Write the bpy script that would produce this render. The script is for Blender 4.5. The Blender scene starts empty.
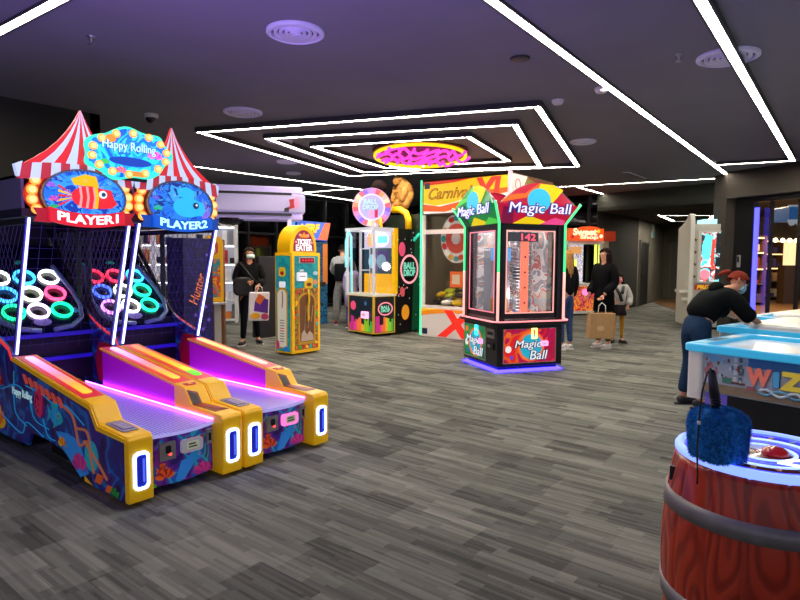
import bpy, bmesh, math, random
from mathutils import Vector, Matrix, noise
random.seed(7)
scene = bpy.context.scene
col = scene.collection
PI = math.pi

# ---------------------------------------------------------------- camera
HC = 1.45; FPX = 595.0
PITCH = math.atan(40/FPX); ROLL = math.radians(0.4); YAW = math.radians(38.9)
fw = Vector((0, math.cos(PITCH), -math.sin(PITCH))); rt = Vector((1, 0, 0)); up = rt.cross(fw)
r2 = rt*math.cos(ROLL)+up*math.sin(ROLL); u2 = up*math.cos(ROLL)-rt*math.sin(ROLL)
A1 = Vector((math.sin(YAW), math.cos(YAW), 0)); A2 = Vector((-math.cos(YAW), math.sin(YAW), 0))
def w3(v): return Vector((v.dot(A1), v.dot(A2), v.z))
def cw(lat, dep, z=0.0): return w3(Vector((lat, dep, z)))      # (metres sideways, metres ahead) -> room axes
cd = bpy.data.cameras.new('camera'); cam = bpy.data.objects.new('camera', cd); col.objects.link(cam)
cd.sensor_width = 36; cd.lens = FPX/800*36; cd.clip_end = 200; cd.clip_start = .05
R_, U_, B_ = w3(r2), w3(u2), -w3(fw)
cam.matrix_world = Matrix(((R_.x, U_.x, B_.x, 0), (R_.y, U_.y, B_.y, 0), (R_.z, U_.z, B_.z, HC), (0, 0, 0, 1)))
scene.camera = cam

# ---------------------------------------------------------------- world, exposure
wd = bpy.data.worlds.new('world'); scene.world = wd; wd.use_nodes = True
wd.node_tree.nodes['Background'].inputs[0].default_value = (.55, .58, .7, 1)
wd.node_tree.nodes['Background'].inputs[1].default_value = .62
scene.view_settings.view_transform = 'Standard'; scene.view_settings.look = 'None'
scene.view_settings.exposure = 0.0; scene.view_settings.gamma = 1.0
scene.view_settings.use_curve_mapping = False
def lamp(name, kind, loc, energy, color, size=.5, rot=None, size_y=None):
    d = bpy.data.lights.new(name, kind); d.energy = energy; d.color = color
    if kind == 'AREA':
        d.size = size
        if size_y: d.shape = 'RECTANGLE'; d.size_y = size_y
    elif kind == 'POINT': d.shadow_soft_size = size
    o = bpy.data.objects.new(name, d); o.location = loc
    if rot: o.rotation_euler = rot
    col.objects.link(o); return o
STRIP = 44.0          # brightness of the ceiling light lines
# added area light stands in for unseen purple-lit games that tint the ceiling
lamp('purple_stand_in_light', 'AREA', (.9, 2.2, 1.0), 170, (.36, .24, 1.0), 1.6, (PI, 0, 0), 2.4)
# daylight-white shop lights in the store beyond the glass front
for i, (la, de) in enumerate([(9.2, 15.5), (11.5, 18.5)]):
    lamp('store_light', 'AREA', cw(la, de, 3.1), 260, (1, .72, .42), 1.6)

# ---------------------------------------------------------------- materials
def lin(h):
    h = h.lstrip('#'); c = [int(h[i:i+2], 16)/255 for i in (0, 2, 4)]
    return tuple(x/12.92 if x <= .04045 else ((x+.055)/1.055)**2.4 for x in c)+(1,)
MC = {}
def mat(name, c='#808080', rough=.5, metal=0, emit=0, ec=None, var=.0, vs=20, bump=0, coat=0, trans=0, alpha=1):
    if name in MC: return MC[name]
    m = bpy.data.materials.new(name); m.use_nodes = True; nt = m.node_tree; b = nt.nodes['Principled BSDF']
    cb = lin(c) if emit < .3 else tuple(x*.5 for x in lin(c)[:3])+(1,)
    b.inputs['Base Color'].default_value = cb; b.inputs['Roughness'].default_value = rough; b.inputs['Metallic'].default_value = metal
    if emit: b.inputs['Emission Color'].default_value = lin(ec or c); b.inputs['Emission Strength'].default_value = emit
    if rough >= .79: b.inputs['Specular IOR Level'].default_value = .12
    if coat: b.inputs['Coat Weight'].default_value = coat
    if var or bump:
        t = nt.nodes.new('ShaderNodeTexCoord'); n = nt.nodes.new('ShaderNodeTexNoise'); n.inputs['Scale'].default_value = vs; n.inputs['Detail'].default_value = 3
        nt.links.new(t.outputs['Object'], n.inputs['Vector'])
        if var:
            mx = nt.nodes.new('ShaderNodeMix'); mx.data_type = 'RGBA'; mx.blend_type = 'MULTIPLY'; mx.inputs[0].default_value = 1
            mr = nt.nodes.new('ShaderNodeMapRange'); mr.inputs['From Min'].default_value = .3; mr.inputs['From Max'].default_value = .7
            mr.inputs['To Min'].default_value = 1-var; mr.inputs['To Max'].default_value = 1+var
            nt.links.new(n.outputs['Fac'], mr.inputs['Value']); mx.inputs[6].default_value = lin(c); nt.links.new(mr.outputs[0], mx.inputs[7])
            nt.links.new(mx.outputs[2], b.inputs['Base Color'])
        if bump:
            bp = nt.nodes.new('ShaderNodeBump'); bp.inputs['Strength'].default_value = bump; bp.inputs['Distance'].default_value = .01
            nt.links.new(n.outputs['Fac'], bp.inputs['Height']); nt.links.new(bp.outputs[0], b.inputs['Normal'])
    MC[name] = m; return m
def art(name, cols, scale=6, emit=0, rough=.35, seed=0, stretch=(1, 1, 1), dist=1.5):
    """printed artwork: flowing patches of flat colour"""
    if name in MC: return MC[name]
    m = bpy.data.materials.new(name); m.use_nodes = True; nt = m.node_tree; b = nt.nodes['Principled BSDF']; N = nt.nodes.new; L = nt.links.new
    t = N('ShaderNodeTexCoord'); mp = N('ShaderNodeMapping'); mp.inputs['Location'].default_value = (seed*3.1, seed*1.7, seed*.9); mp.inputs['Scale'].default_value = stretch
    n = N('ShaderNodeTexNoise'); n.inputs['Scale'].default_value = scale; n.inputs['Detail'].default_value = 1.5; n.inputs['Distortion'].default_value = dist
    r = N('ShaderNodeValToRGB'); r.color_ramp.interpolation = 'CONSTANT'
    e = r.color_ramp.elements; k = len(cols)
    while len(e) < k: e.new(.5)
    for i, c in enumerate(cols):
        e[i].position = 0 if i == 0 else .3+.4*(i-.5)/(k-1)
    for i, c in enumerate(cols): e[i].color = lin(c)
    L(t.outputs['Object'], mp.inputs[0]); L(mp.outputs[0], n.inputs['Vector']); L(n.outputs['Fac'], r.inputs[0]); b.inputs['Roughness'].default_value = rough
    if emit < .3: L(r.outputs[0], b.inputs['Base Color'])
    else:
        mx = N('ShaderNodeMix'); mx.data_type = 'RGBA'; mx.blend_type = 'MULTIPLY'; mx.inputs[0].default_value = 1; mx.inputs[7].default_value = (.45, .45, .45, 1); L(r.outputs[0], mx.inputs[6]); L(mx.outputs[2], b.inputs['Base Color'])
    if emit: L(r.outputs[0], b.inputs['Emission Color']); b.inputs['Emission Strength'].default_value = emit*(1.2 if emit >= .3 else 1)
    MC[name] = m; return m
def glow(name, c, s): return mat(name, c, .5, 0, s, c)
def glass(name='clear_pane', tint='#ffffff', refl=.10):
    if name in MC: return MC[name]
    m = bpy.data.materials.new(name); m.use_nodes = True; nt = m.node_tree; nt.nodes.clear(); N = nt.nodes.new
    o = N('ShaderNodeOutputMaterial'); mx = N('ShaderNodeMixShader'); t = N('ShaderNodeBsdfTransparent'); g = N('ShaderNodeBsdfGlossy')
    g.inputs['Roughness'].default_value = .03; t.inputs[0].default_value = lin(tint); mx.inputs[0].default_value = refl
    nt.links.new(t.outputs[0], mx.inputs[1]); nt.links.new(g.outputs[0], mx.inputs[2]); nt.links.new(mx.outputs[0], o.inputs[0]); MC[name] = m; return m
BLACK = mat('black_laminate', '#101014', .4, var=.2); DARK = mat('dark_metal', '#1a1a1f', .45, .4, var=.2)
WHITE = mat('white_plastic', '#e6e4e2', .35, var=.04); CHROME = mat('brushed_steel', '#b0b0b4', .3, .9, var=.1)
YELLOW = mat('yellow_panel', '#ffc206', .35, 0, .10, None, var=.06, vs=8); RED = mat('red_print', '#d81e2a', .4, var=.08)  # yellow panel is no lamp; slight emission put in to lift its colour

# ---------------------------------------------------------------- mesh builder
class Fm:
    """a flat working frame: origin, across, up; d is the distance outwards"""
    def __init__(s, O, U, V): s.O = Vector(O); s.U = Vector(U).normalized(); s.V = Vector(V).normalized(); s.N = s.U.cross(s.V)
    def p(s, u, v, d=0): return s.O+s.U*u+s.V*v+s.N*d
def FY(x=0, y=0, z=0): return Fm((x, y, z), (1, 0, 0), (0, 0, 1))      # faces -y
def FX(x=0, y=0, z=0): return Fm((x, y, z), (0, -1, 0), (0, 0, 1))     # faces -x
def FXp(x=0, y=0, z=0): return Fm((x, y, z), (0, 1, 0), (0, 0, 1))     # faces +x
def FZ(x=0, y=0, z=0): return Fm((x, y, z), (1, 0, 0), (0, 1, 0))      # faces up
def FD(x=0, y=0, z=0): return Fm((x, y, z), (1, 0, 0), (0, -1, 0))     # faces down
def ell(cx, cy, a, b, n=28, a0=0, a1=2*PI, rot=0):
    full = abs(a1-a0-2*PI) < 1e-6; k = n if full else n+1; out = []
    for i in range(k):
        t = a0+(a1-a0)*i/n; x, y = a*math.cos(t), b*math.sin(t)
        out.append((cx+x*math.cos(rot)-y*math.sin(rot), cy+x*math.sin(rot)+y*math.cos(rot)))
    return out
def rrect(cx, cy, w, h, r, n=4):
    out = []
    for sx, sy, a in ((1, 1, 0), (-1, 1, PI/2), (-1, -1, PI), (1, -1, 1.5*PI)):
        for i in range(n+1):
            t = a+PI/2*i/n; out.append((cx+sx*(w/2-r)+r*math.cos(t), cy+sy*(h/2-r)+r*math.sin(t)))
    return out
def rect(x0, y0, x1, y1): return [(x0, y0), (x1, y0), (x1, y1), (x0, y1)]
def star(cx, cy, R, r, n=5, a=PI/2): return [(cx+(R if i % 2 == 0 else r)*math.cos(a+PI*i/n), cy+(R if i % 2 == 0 else r)*math.sin(a+PI*i/n)) for i in range(2*n)]
class MB:
    def __init__(s): s.bm = bmesh.new(); s.mats = []; s.smooth = False
    def mi(s, m):
        if m not in s.mats: s.mats.append(m)
        return s.mats.index(m)
    def face(s, vs, m):
        try: f = s.bm.faces.new(vs)
        except ValueError: return
        f.material_index = s.mi(m); f.smooth = s.smooth; return f
    def quad(s, ps, m): return s.face([s.bm.verts.new(p) for p in ps], m)
    def poly(s, F, pts, d0, d1, m, ms=None):
        a = [s.bm.verts.new(F.p(x, y, d0)) for x, y in pts]; b = [s.bm.verts.new(F.p(x, y, d1)) for x, y in pts]; n = len(pts)
        s.face(b, m); s.face(a[::-1], m)
        for i in range(n): s.face([a[i], a[(i+1) % n], b[(i+1) % n], b[i]], ms or m)
        return s
    def ring(s, F, outer, inner, d0, d1, m):
        n = len(outer); V = [[s.bm.verts.new(F.p(x, y, d)) for x, y in pts] for pts in (outer, inner) for d in (d0, d1)]
        o0, o1, i0, i1 = V
        for i in range(n):
            j = (i+1) % n
            s.face([o0[i], o0[j], o1[j], o1[i]], m); s.face([i0[j], i0[i], i1[i], i1[j]], m)
            s.face([o1[i], o1[j], i1[j], i1[i]], m); s.face([o0[j], o0[i], i0[i], i0[j]], m)
        return s
    def box(s, a, b, m):
        x0, y0, z0 = a; x1, y1, z1 = b
        return s.poly(FZ(), rect(min(x0, x1), min(y0, y1), max(x0, x1), max(y0, y1)), min(z0, z1), max(z0, z1), m)
    def tube(s, pts, r, m, n=8, closed=False, cap=True):
        pts = [Vector(p) for p in pts]; k = len(pts); rs = r if isinstance(r, (list, tuple)) else [r]*k; rings = []; prev = None
        for i, p in enumerate(pts):
            a = pts[(i-1) % k] if (i or closed) else p; b = pts[(i+1) % k] if (i < k-1 or closed) else p
            t = (b-a).normalized()
            if prev is None: q = t.orthogonal().normalized()
            else: q = (prev-t*prev.dot(t)); q = q.normalized() if q.length > 1e-6 else t.orthogonal().normalized()
            prev = q; w = t.cross(q)
            rings.append([s.bm.verts.new(p+(q*math.cos(2*PI*j/n)+w*math.sin(2*PI*j/n))*rs[i]) for j in range(n)])
        sm = s.smooth; s.smooth = n > 5
        for i in range(k if closed else k-1):
            A, B = rings[i], rings[(i+1) % k]
            for j in range(n): s.face([A[j], A[(j+1) % n], B[(j+1) % n], B[j]], m)
        s.smooth = False
        if cap and not closed: s.face(rings[0][::-1], m); s.face(rings[-1], m)
        s.smooth = sm; return s
    def bar(s, p, q, w, h, m, upv=(0, 0, 1)):
        p, q = Vector(p), Vector(q); t = (q-p).normalized(); U = Vector(upv).cross(t)
        U = U.normalized() if U.length > 1e-4 else t.orthogonal().normalized()
        V = t.cross(U); a = [s.bm.verts.new(p+U*x*w/2+V*y*h/2) for x, y in ((-1, -1), (1, -1), (1, 1), (-1, 1))]
        b = [s.bm.verts.new(q+U*x*w/2+V*y*h/2) for x, y in ((-1, -1), (1, -1), (1, 1), (-1, 1))]
        s.face(a[::-1], m); s.face(b, m)
        for i in range(4): s.face([a[i], a[(i+1) % 4], b[(i+1) % 4], b[i]], m)
        return s
    def lathe(s, c, prof, m, n=32, rad=None):
        c = Vector(c); rings = []; sm = s.smooth; s.smooth = True
        for r, z in prof:
            if r < 1e-6: rings.append([s.bm.verts.new(c+Vector((0, 0, z)))])
            else: rings.append([s.bm.verts.new(c+Vector(((rad(i/n, r, z) if rad else r)*math.cos(2*PI*i/n), (rad(i/n, r, z) if rad else r)*math.sin(2*PI*i/n), z))) for i in range(n)])
        for A, B in zip(rings, rings[1:]):
            for i in range(n):
                j = (i+1) % n
                if len(A) == 1 and len(B) == 1: continue
                if len(A) == 1: s.face([A[0], B[j], B[i]], m)
                elif len(B) == 1: s.face([A[i], A[j], B[0]], m)
                else: s.face([A[i], A[j], B[j], B[i]], m)
        s.smooth = sm; return s
    def ball(s, c, r, m, n=12, k=8, mtx=None):
        c = Vector(c); r = Vector((r, r, r)) if not hasattr(r, '__len__') else Vector(r); sm = s.smooth; s.smooth = True
        rows = []
        for i in range(k+1):
            t = PI*i/k
            row = [Vector((r.x*math.sin(t)*math.cos(2*PI*j/n), r.y*math.sin(t)*math.sin(2*PI*j/n), r.z*math.cos(t))) for j in range(1 if i in (0, k) else n)]
            rows.append([s.bm.verts.new(c+(mtx@p if mtx else p)) for p in row])
        for A, B in zip(rows, rows[1:]):
            for j in range(n):
                q = (j+1) % n
                if len(A) == 1: s.face([A[0], B[j], B[q]], m)
                elif len(B) == 1: s.face([A[j], B[0], A[q]], m)
                else: s.face([A[j], B[j], B[q], A[q]], m)
        s.smooth = sm; return s
    def build(s, name, parent=None, m=None, bevel=0, recalc=True):
        if recalc: bmesh.ops.recalc_face_normals(s.bm, faces=s.bm.faces)
        me = bpy.data.meshes.new(name); s.bm.to_mesh(me); s.bm.free()
        for x in (s.mats or [m]): me.materials.append(x)
        o = bpy.data.objects.new(name, me); col.objects.link(o); o.parent = parent
        if bevel:
            b = o.modifiers.new('bevel', 'BEVEL'); b.width = bevel; b.segments = 2; b.limit_method = 'ANGLE'
        return o
LABELS = {}
def thing(name, label, cat, loc=(0, 0, 0), rz=0, group=None):
    o = bpy.data.objects.new(name, None); o.empty_display_size = .1; col.objects.link(o); o.location = loc; o.rotation_euler = (0, 0, rz)
    return tag(o, label, cat, group)
def tag(o, label, cat, group=None):
    o['label'] = label; o['category'] = cat
    if group: o['group'] = group
    return o
def struct(o): o['kind'] = 'structure'; return o
def fresh(o):          # mesh of an object with its modifiers applied
    bpy.context.view_layer.update(); dg = bpy.context.evaluated_depsgraph_get()
    me = bpy.data.meshes.new_from_object(o.evaluated_get(dg)); d = o.data; bpy.data.objects.remove(o)
    return me
def text(name, s, F, cx, cy, w, h, m, parent, d=.004, dep=.006, shear=0, outline=None, off=0, warp=None, spacing=1.0, bold=.0, label=None):
    def one(o_off, mm, dd, z):
        c = bpy.data.curves.new(name, 'FONT'); c.body = s; c.align_x = 'CENTER'; c.align_y = 'CENTER'; c.size = 1; c.extrude = 0; c.shear = shear; c.offset = o_off; c.space_character = spacing; c.resolution_u = 3
        o = bpy.data.objects.new('tmp', c); col.objects.link(o); me = fresh(o); bpy.data.curves.remove(c); return me
    base = one(0, m, 0, 0)
    xs = [v.co.x for v in base.vertices]; ys = [v.co.y for v in base.vertices]; x0, x1, y0, y1 = min(xs), max(xs), min(ys), max(ys)
    sx, sy = w/(x1-x0), h/(y1-y0); mx, my = (x0+x1)/2, (y0+y1)/2
    bm = bmesh.new(); mats = []
    layers = [(one(bold, m, 0, 0) if bold else base, m, d)]
    if outline: layers.insert(0, (one(outline[1], 0, 0, 0), outline[0], d-dep*.6))
    for me, mm, dd in layers:
        mats.append(mm); b2 = bmesh.new(); b2.from_mesh(me)
        r = bmesh.ops.extrude_face_region(b2, geom=list(b2.faces)); vs = {v for v in r['geom'] if isinstance(v, bmesh.types.BMVert)}
        mp = {}
        for v in b2.verts:
            x, y = (v.co.x-mx)*sx, (v.co.y-my)*sy
            if warp: x, y = warp(x, y)
            mp[v] = bm.verts.new(F.p(cx+x, cy+y, dd+(dep if v in vs else 0)))
        for f in b2.faces:
            try: g = bm.faces.new([mp[v] for v in f.verts]); g.material_index = len(mats)-1
            except ValueError: pass
        b2.free()
    bmesh.ops.recalc_face_normals(bm, faces=bm.faces)
    me = bpy.data.meshes.new(name); bm.to_mesh(me); bm.free()
    for x in mats: me.materials.append(x)
    o = bpy.data.objects.new(name, me); col.objects.link(o); o.parent = parent
    if label: o['label'] = label
    return o

# ---------------------------------------------------------------- the room
def carpet():
    m = bpy.data.materials.new('plank_carpet'); m.use_nodes = True; nt = m.node_tree; b = nt.nodes['Principled BSDF']; N = nt.nodes.new; L = nt.links.new
    t = N('ShaderNodeTexCoord'); sp = N('ShaderNodeSeparateXYZ'); L(t.outputs['Object'], sp.inputs[0])
    def mth(op, a, bb=None):
        n = N('ShaderNodeMath'); n.operation = op
        for i, v in enumerate((a, bb)):
            if v is None: continue
            if isinstance(v, (int, float)): n.inputs[i].default_value = v
            else: L(v, n.inputs[i])
        return n.outputs[0]
    def cells(wx, ly, seed, shift):
        ix = mth('FLOOR', mth('DIVIDE', sp.outputs['X'], wx))
        w = N('ShaderNodeTexWhiteNoise'); w.noise_dimensions = '1D'; L(mth('ADD', ix, seed), w.inputs['W'])
        iy = mth('FLOOR', mth('ADD', mth('DIVIDE', sp.outputs['Y'], ly), mth('MULTIPLY', w.outputs['Value'], shift)))
        c = N('ShaderNodeCombineXYZ'); L(ix, c.inputs[0]); L(iy, c.inputs[1]); c.inputs[2].default_value = seed
        w2 = N('ShaderNodeTexWhiteNoise'); w2.noise_dimensions = '3D'; L(c.outputs[0], w2.inputs['Vector']); return w2.outputs['Value']
    a = cells(.25, .5, 3, 1); c2 = cells(.06, .42, 9, 3); c3 = cells(.018, .3, 21, 5)
    fib = N('ShaderNodeTexNoise'); fib.inputs['Scale'].default_value = 160; fib.inputs['Detail'].default_value = 2; L(t.outputs['Object'], fib.inputs['Vector'])
    v = mth('ADD', mth('ADD', mth('MULTIPLY', a, .24), mth('MULTIPLY', c2, .30)), mth('MULTIPLY', c3, .20))
    v = mth('ADD', v, mth('MULTIPLY', fib.outputs['Fac'], .26))
    r = N('ShaderNodeValToRGB'); e = r.color_ramp.elements; e[0].position = .22; e[0].color = lin('#434440'); e[1].position = .85; e[1].color = lin('#8f8e84')
    x = e.new(.5); x.color = lin('#6b6b64')
    L(v, r.inputs[0]); L(r.outputs[0], b.inputs['Base Color']); b.inputs['Roughness'].default_value = .95; b.inputs['Specular IOR Level'].default_value = .15
    bp = N('ShaderNodeBump'); bp.inputs['Strength'].default_value = .5; bp.inputs['Distance'].default_value = .004; L(fib.outputs['Fac'], bp.inputs['Height']); L(bp.outputs[0], b.inputs['Normal'])
    return m
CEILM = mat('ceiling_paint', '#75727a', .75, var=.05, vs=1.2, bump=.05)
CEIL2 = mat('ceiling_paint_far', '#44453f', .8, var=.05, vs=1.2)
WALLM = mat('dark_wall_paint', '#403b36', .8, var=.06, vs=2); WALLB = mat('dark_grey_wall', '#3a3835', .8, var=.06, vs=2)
def slab(name, pts, z0, z1, m):
    b = MB(); b.poly(FZ(), pts, z0, z1, m); return struct(b.build(name))
CH = 3.3; CL = 2.83
K = cw(7.0, 12.5); P0 = cw(5.44, 16.6); P1 = cw(7.6, 19.1); P2 = cw(10.3, 23.4); SN = cw(9.33, 7.0); SB = cw(10.85, 3.4)
KB = K+Vector((1.28, .2, 0))
fl = slab('floor', [(-3, -7), (20, -7), (32, 0), (32, 16), (-3, 16)], -.1, 0, carpet())
# main ceiling, ends along the bulkhead over the store front and the line to the corridor corner
slab('ceiling', [(-3, -7), (SB.x, -7), (SB.x, SB.y), (SN.x, SN.y), (K.x, K.y), (KB.x, KB.y), (P0.x, P0.y), (P0.x, 13.4), (-3, 13.4)], CH, CH+.1, CEILM)
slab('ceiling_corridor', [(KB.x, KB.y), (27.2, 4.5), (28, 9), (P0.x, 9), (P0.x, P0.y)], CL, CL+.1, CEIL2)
def wallseg(name, a, b, z0, z1, m, th=.12, side=1):
    a, b = Vector((a[0], a[1])), Vector((b[0], b[1])); d = (b-a).normalized(); n = Vector((-d.y, d.x))*th*side
    return slab(name, [tuple(a), tuple(b), tuple(b+n), tuple(a+n)], z0, z1, m)
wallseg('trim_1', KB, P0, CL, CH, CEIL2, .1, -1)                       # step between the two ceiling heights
wallseg('wall_left', (-3, 7.98), (3.66, 7.98), 0, CH, WALLB)
wallseg('wall_left_return', (3.66, 7.98), (3.66, 13.3), 0, CH, WALLB)
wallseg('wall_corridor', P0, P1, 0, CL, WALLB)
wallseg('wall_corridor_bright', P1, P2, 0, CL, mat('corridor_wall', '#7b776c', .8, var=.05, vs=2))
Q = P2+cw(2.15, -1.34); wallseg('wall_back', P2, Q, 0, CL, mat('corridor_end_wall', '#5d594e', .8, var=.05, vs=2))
wallseg('wall_column', cw(6.78, 12.5), cw(7.06, 12.5), 0, CH, WALLM, .5)
wallseg('wall_column_side', cw(7.0, 12.6), cw(13.6, 24), 0, CH, WALLM, .12, 1)
# corridor doors and the small sign above
def door(name, a, b, t0, t1, h, m, knob=None):
    a, b = Vector(a), Vector(b); p, q = a.lerp(b, t0), a.lerp(b, t1); d = (b-a).normalized(); n = Vector((d.y, -d.x, 0))
    F = Fm((p.x, p.y, 0), (d.x, d.y, 0), (0, 0, 1)); W = (q-p).length; L_ = F.N
    o = MB(); o.poly(F, rect(0, 0, W, h), .005, .03, m); o = struct(o.build(name))
    f = MB(); fm = mat('door_frame', '#57534a', .6)
    f.poly(F, rect(-.07, 0, 0, h+.07), .0, .05, fm); f.poly(F, rect(W, 0, W+.07, h+.07), .0, .05, fm); f.poly(F, rect(0, h, W, h+.07), .0, .05, fm); f.build('door_frame', o)
    k = MB(); k.tube([F.p(W*.12, 1.0, .03), F.p(W*.12, 1.0, .09), F.p(W*.28, 1.0, .09)], .012, DARK); k.build('door_handle', o)
    return o
door('door_1', P1, P2, .05, .33, 2.08, mat('dark_door', '#14120f', .6))
door('door_2', P2, Q, .12, .46, 2.15, mat('door_paint', '#4f4b41', .6))
F = Fm(tuple(P1.lerp(P2, .44)), (P2-P1).normalized(), (0, 0, 1))
s = MB(); s.poly(F, rect(0, 2.3, .45, 2.78), .01, .05, mat('sign_plate', '#a9aaa0', .5)); s.poly(F, rect(.08, 2.33, .37, 2.5), .05, .055, glow('teal_sign', '#3d8f92', .5)); s.poly(F, ell(.22, 2.66, .05, .05), .05, .055, WHITE); s.poly(F, rect(.19, 2.52, .25, 2.62), .05, .055, WHITE)
tag(s.build('exit_sign'), 'small pale sign with teal panel over the dark corridor door', 'sign')

# dark curtain wall at the back: window_1
w = MB(); gm = mat('night_glass', '#050608', .06, coat=.3)
w.box((3.7, 13.3, 0), (P0.x, 13.36, CH), gm); w1 = struct(w.build('window_1'))
f = MB()
x = 4.2
while x < P0.x: f.box((x-.035, 13.2, 0), (x+.035, 13.3, CH), DARK); x += .95
for z in (.05, 2.15, 3.25): f.box((3.7, 13.22, z-.03), (P0.x, 13.3, z+.03), DARK)
f.build('window_frame', w1)
w = MB(); w.box((P0.x, P0.y, 0), (P0.x+.08, 13.36, CH), gm); w2 = struct(w.build('window_2'))
f = MB()
for y in (6.4, 7.4, 8.4, 9.4, 10.4, 11.4, 12.4): f.box((P0.x-.1, y-.035, 0), (P0.x, y+.035, CH), DARK)
for z in (.05, 2.5, 3.1): f.box((P0.x-.08, P0.y, z-.03), (P0.x, 13.3, z+.03), DARK)
f.build('window_frame', w2)

# store front on the far side: bulkhead, black portal, glass, store behind
wallseg('wall_right', K, SB, 2.76, CH, WALLM, .3, -1)
D = (SN-K).normalized(); FS = Fm((K.x, K.y, 0), (-D.x, -D.y, 0), (0, 0, 1)); LS = (SN-K).length
FS = Fm((K.x, K.y, 0), (D.x, D.y, 0), (0, 0, 1))
if FS.N.dot(Vector((0, 0, 0))-K) < 0: sg = -1
else: sg = 1
def SP(u, v, d): return FS.p(u, v, d*sg)
b = MB(); PB = mat('black_portal', '#0d0c0e', .3, var=.2)
b.poly(FS, rect(.02, 0, .43, 2.76), .06*sg, -.08*sg, PB); b.poly(FS, rect(.43, 2.66, LS+2.2, 2.76), .06*sg, -.08*sg, PB)
struct(b.build('trim_2'))
b = MB(); b.poly(FS, rect(.44, .02, .515, 2.55), .05*sg, -.0, glow('blue_led', '#4a48ff', 3.2)); tag(b.build('led_strip'), 'blue light line down the black store entrance', 'light strip')
b = MB(); b.poly(FS, rect(.52, .06, LS+2.2, 2.66), -.12*sg, -.13*sg, glass('store_glass', '#ffffff', .04)); g = struct(b.build('window_3'))
b = MB()
for u in (.66, 1.22, 2.5, 3.8): b.poly(FS, rect(u, 0, u+.06, 2.66), -.09*sg, -.14*sg, mat('bronze_frame', '#2c241d', .4, .5))
b.poly(FS, rect(.52, 0, LS+2.2, .08), -.05*sg, -.2*sg, PB); b.build('window_frame', g)
b = MB(); b.poly(FS, rect(.12, 1.35, .19, 1.6), .06*sg, .085*sg, mat('switch_plate', '#8d8f92', .4)); b.poly(FS, rect(.133, 1.45, .177, 1.57), .085*sg, .09*sg, BLACK)
tag(b.build('wall_terminal'), 'small grey control plate on the black entrance pillar', 'switch')
# store interior
def c2(la, de): p = cw(la, de); return (p.x, p.y)
struct(MB().poly(FZ(), [c2(7.12, 12.4), c2(9.42, 7.0), c2(14, 7), c2(26, 26), c2(9, 26), c2(9, 21)], .001, .012, mat('store_wood_floor', '#6a4a2c', .35, var=.25, vs=3)).build('floor_store'))
struct(MB().poly(FZ(), [c2(7.3, 12.4), c2(9.6, 7.0), c2(14, 7), c2(26, 26), c2(9, 26), c2(9, 21)], 3.35, 3.4, mat('store_ceiling', '#5a4c3c', .8)).build('ceiling_store'))
struct(MB().poly(FZ(), [c2(9, 25), c2(24, 25), c2(24, 25.2), c2(9, 25.2)], 0, 3.4, mat('store_back_wall', '#8d6a40', .7, var=.3, vs=2)).build('wall_store'))
# ---------------------------------------------------------------- store contents
warm = glow('warm_shelf_light', '#ffcf86', 2.6)
def shelf_unit(la, de, w, label, seed):
    t = thing('display_shelf', label, 'shelf', cw(la, de), -YAW, 'display shelves inside the store'); rnd = random.Random(seed)
    f = MB(); wd_ = mat('shelf_wood', '#5a3c22', .5, var=.2)
    for x in (-w/2, w/2-.05): f.box((x, 0, 0), (x+.05, .5, 2.3), wd_)
    for z in (.1, .7, 1.25, 1.8, 2.3): f.box((-w/2, 0, z), (w/2, .5, z+.04), wd_)
    f.box((-w/2, .46, 0), (w/2, .5, 2.3), wd_); f.build('frame', t)
    l = MB()
    for z in (1.2, 1.75, 2.25): l.box((-w/2+.1, .02, z), (w/2-.1, .1, z+.04), warm)
    l.build('shelf_light', t)
    g = MB(); 
    for z in (.14, .74, 1.29, 1.84):
        x = -w/2+.1
        while x < w/2-.2:
            ww = rnd.uniform(.08, .2); g.box((x, .12, z), (x+ww, .4, z+rnd.uniform(.12, .36)), mat('goods_%d' % rnd.randrange(5), ['#7a2f24', '#c8a06a', '#3c2c24', '#d8c8a8', '#5a4a8a'][rnd.randrange(5)], .6) if 0 else [mat('goods_a', '#7a2f24'), mat('goods_b', '#c8a06a'), mat('goods_c', '#3c2c24'), mat('goods_d', '#d8c8a8'), mat('goods_e', '#5a4a8a')][rnd.randrange(5)])
            x += ww+rnd.uniform(.03, .1)
    o = g.build('goods', t); o['kind'] = 'stuff'
shelf_unit(14.2, 23, 1.5, 'lit wooden display shelf behind the glass, nearest the blue light line', 1)
shelf_unit(16.2, 23, 1.6, 'brightest wooden display shelf in the middle of the store', 2)
shelf_unit(11.9, 20, .9, 'narrow wooden display shelf seen past the bronze door post', 3)
b = MB()
for k in range(9): b.ball((k*.28, 0, 0), .07, glow('bulb_warm', '#ffe2a8', 9), 8, 6)
b.tube([(-.1, 0, .09), (2.4, 0, .09)], .02, BLACK)
o = b.build('lamp_row'); o.location = cw(12.55, 20, 2.2); o.rotation_euler = (0, 0, -YAW); tag(o, 'row of small warm spot lamps hanging in the store', 'lamp')
t = thing('lit_display', 'bright warm white light box glowing among the shelves inside the store', 'light box', cw(13.7, 20.9), -YAW)
k = MB(); k.box((-.25, 0, 0), (.35, .3, 1.35), mat('display_plinth', '#3a2818', .5)); k.build('plinth', t); k = MB(); k.box((-.1, 0, 1.36), (.3, .25, 2.25), glow('warm_box', '#ffe0a8', 1.15)); k.build('light_panel', t)
t = thing('hanging_sign', 'blue hanging canopy sign with scalloped white edge inside the store', 'sign', cw(9.15, 13.6, 0), -YAW-.35)
b = MB(); b.box((-.3, 0, 2.42), (2.2, .9, 2.74), mat('blue_sign', '#2a6cae', .4, 0, .35)); b.build('panel', t, bevel=.02)
b = MB(); wt = mat('white_trim', '#d9e2ea', .4, 0, .25)
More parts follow.
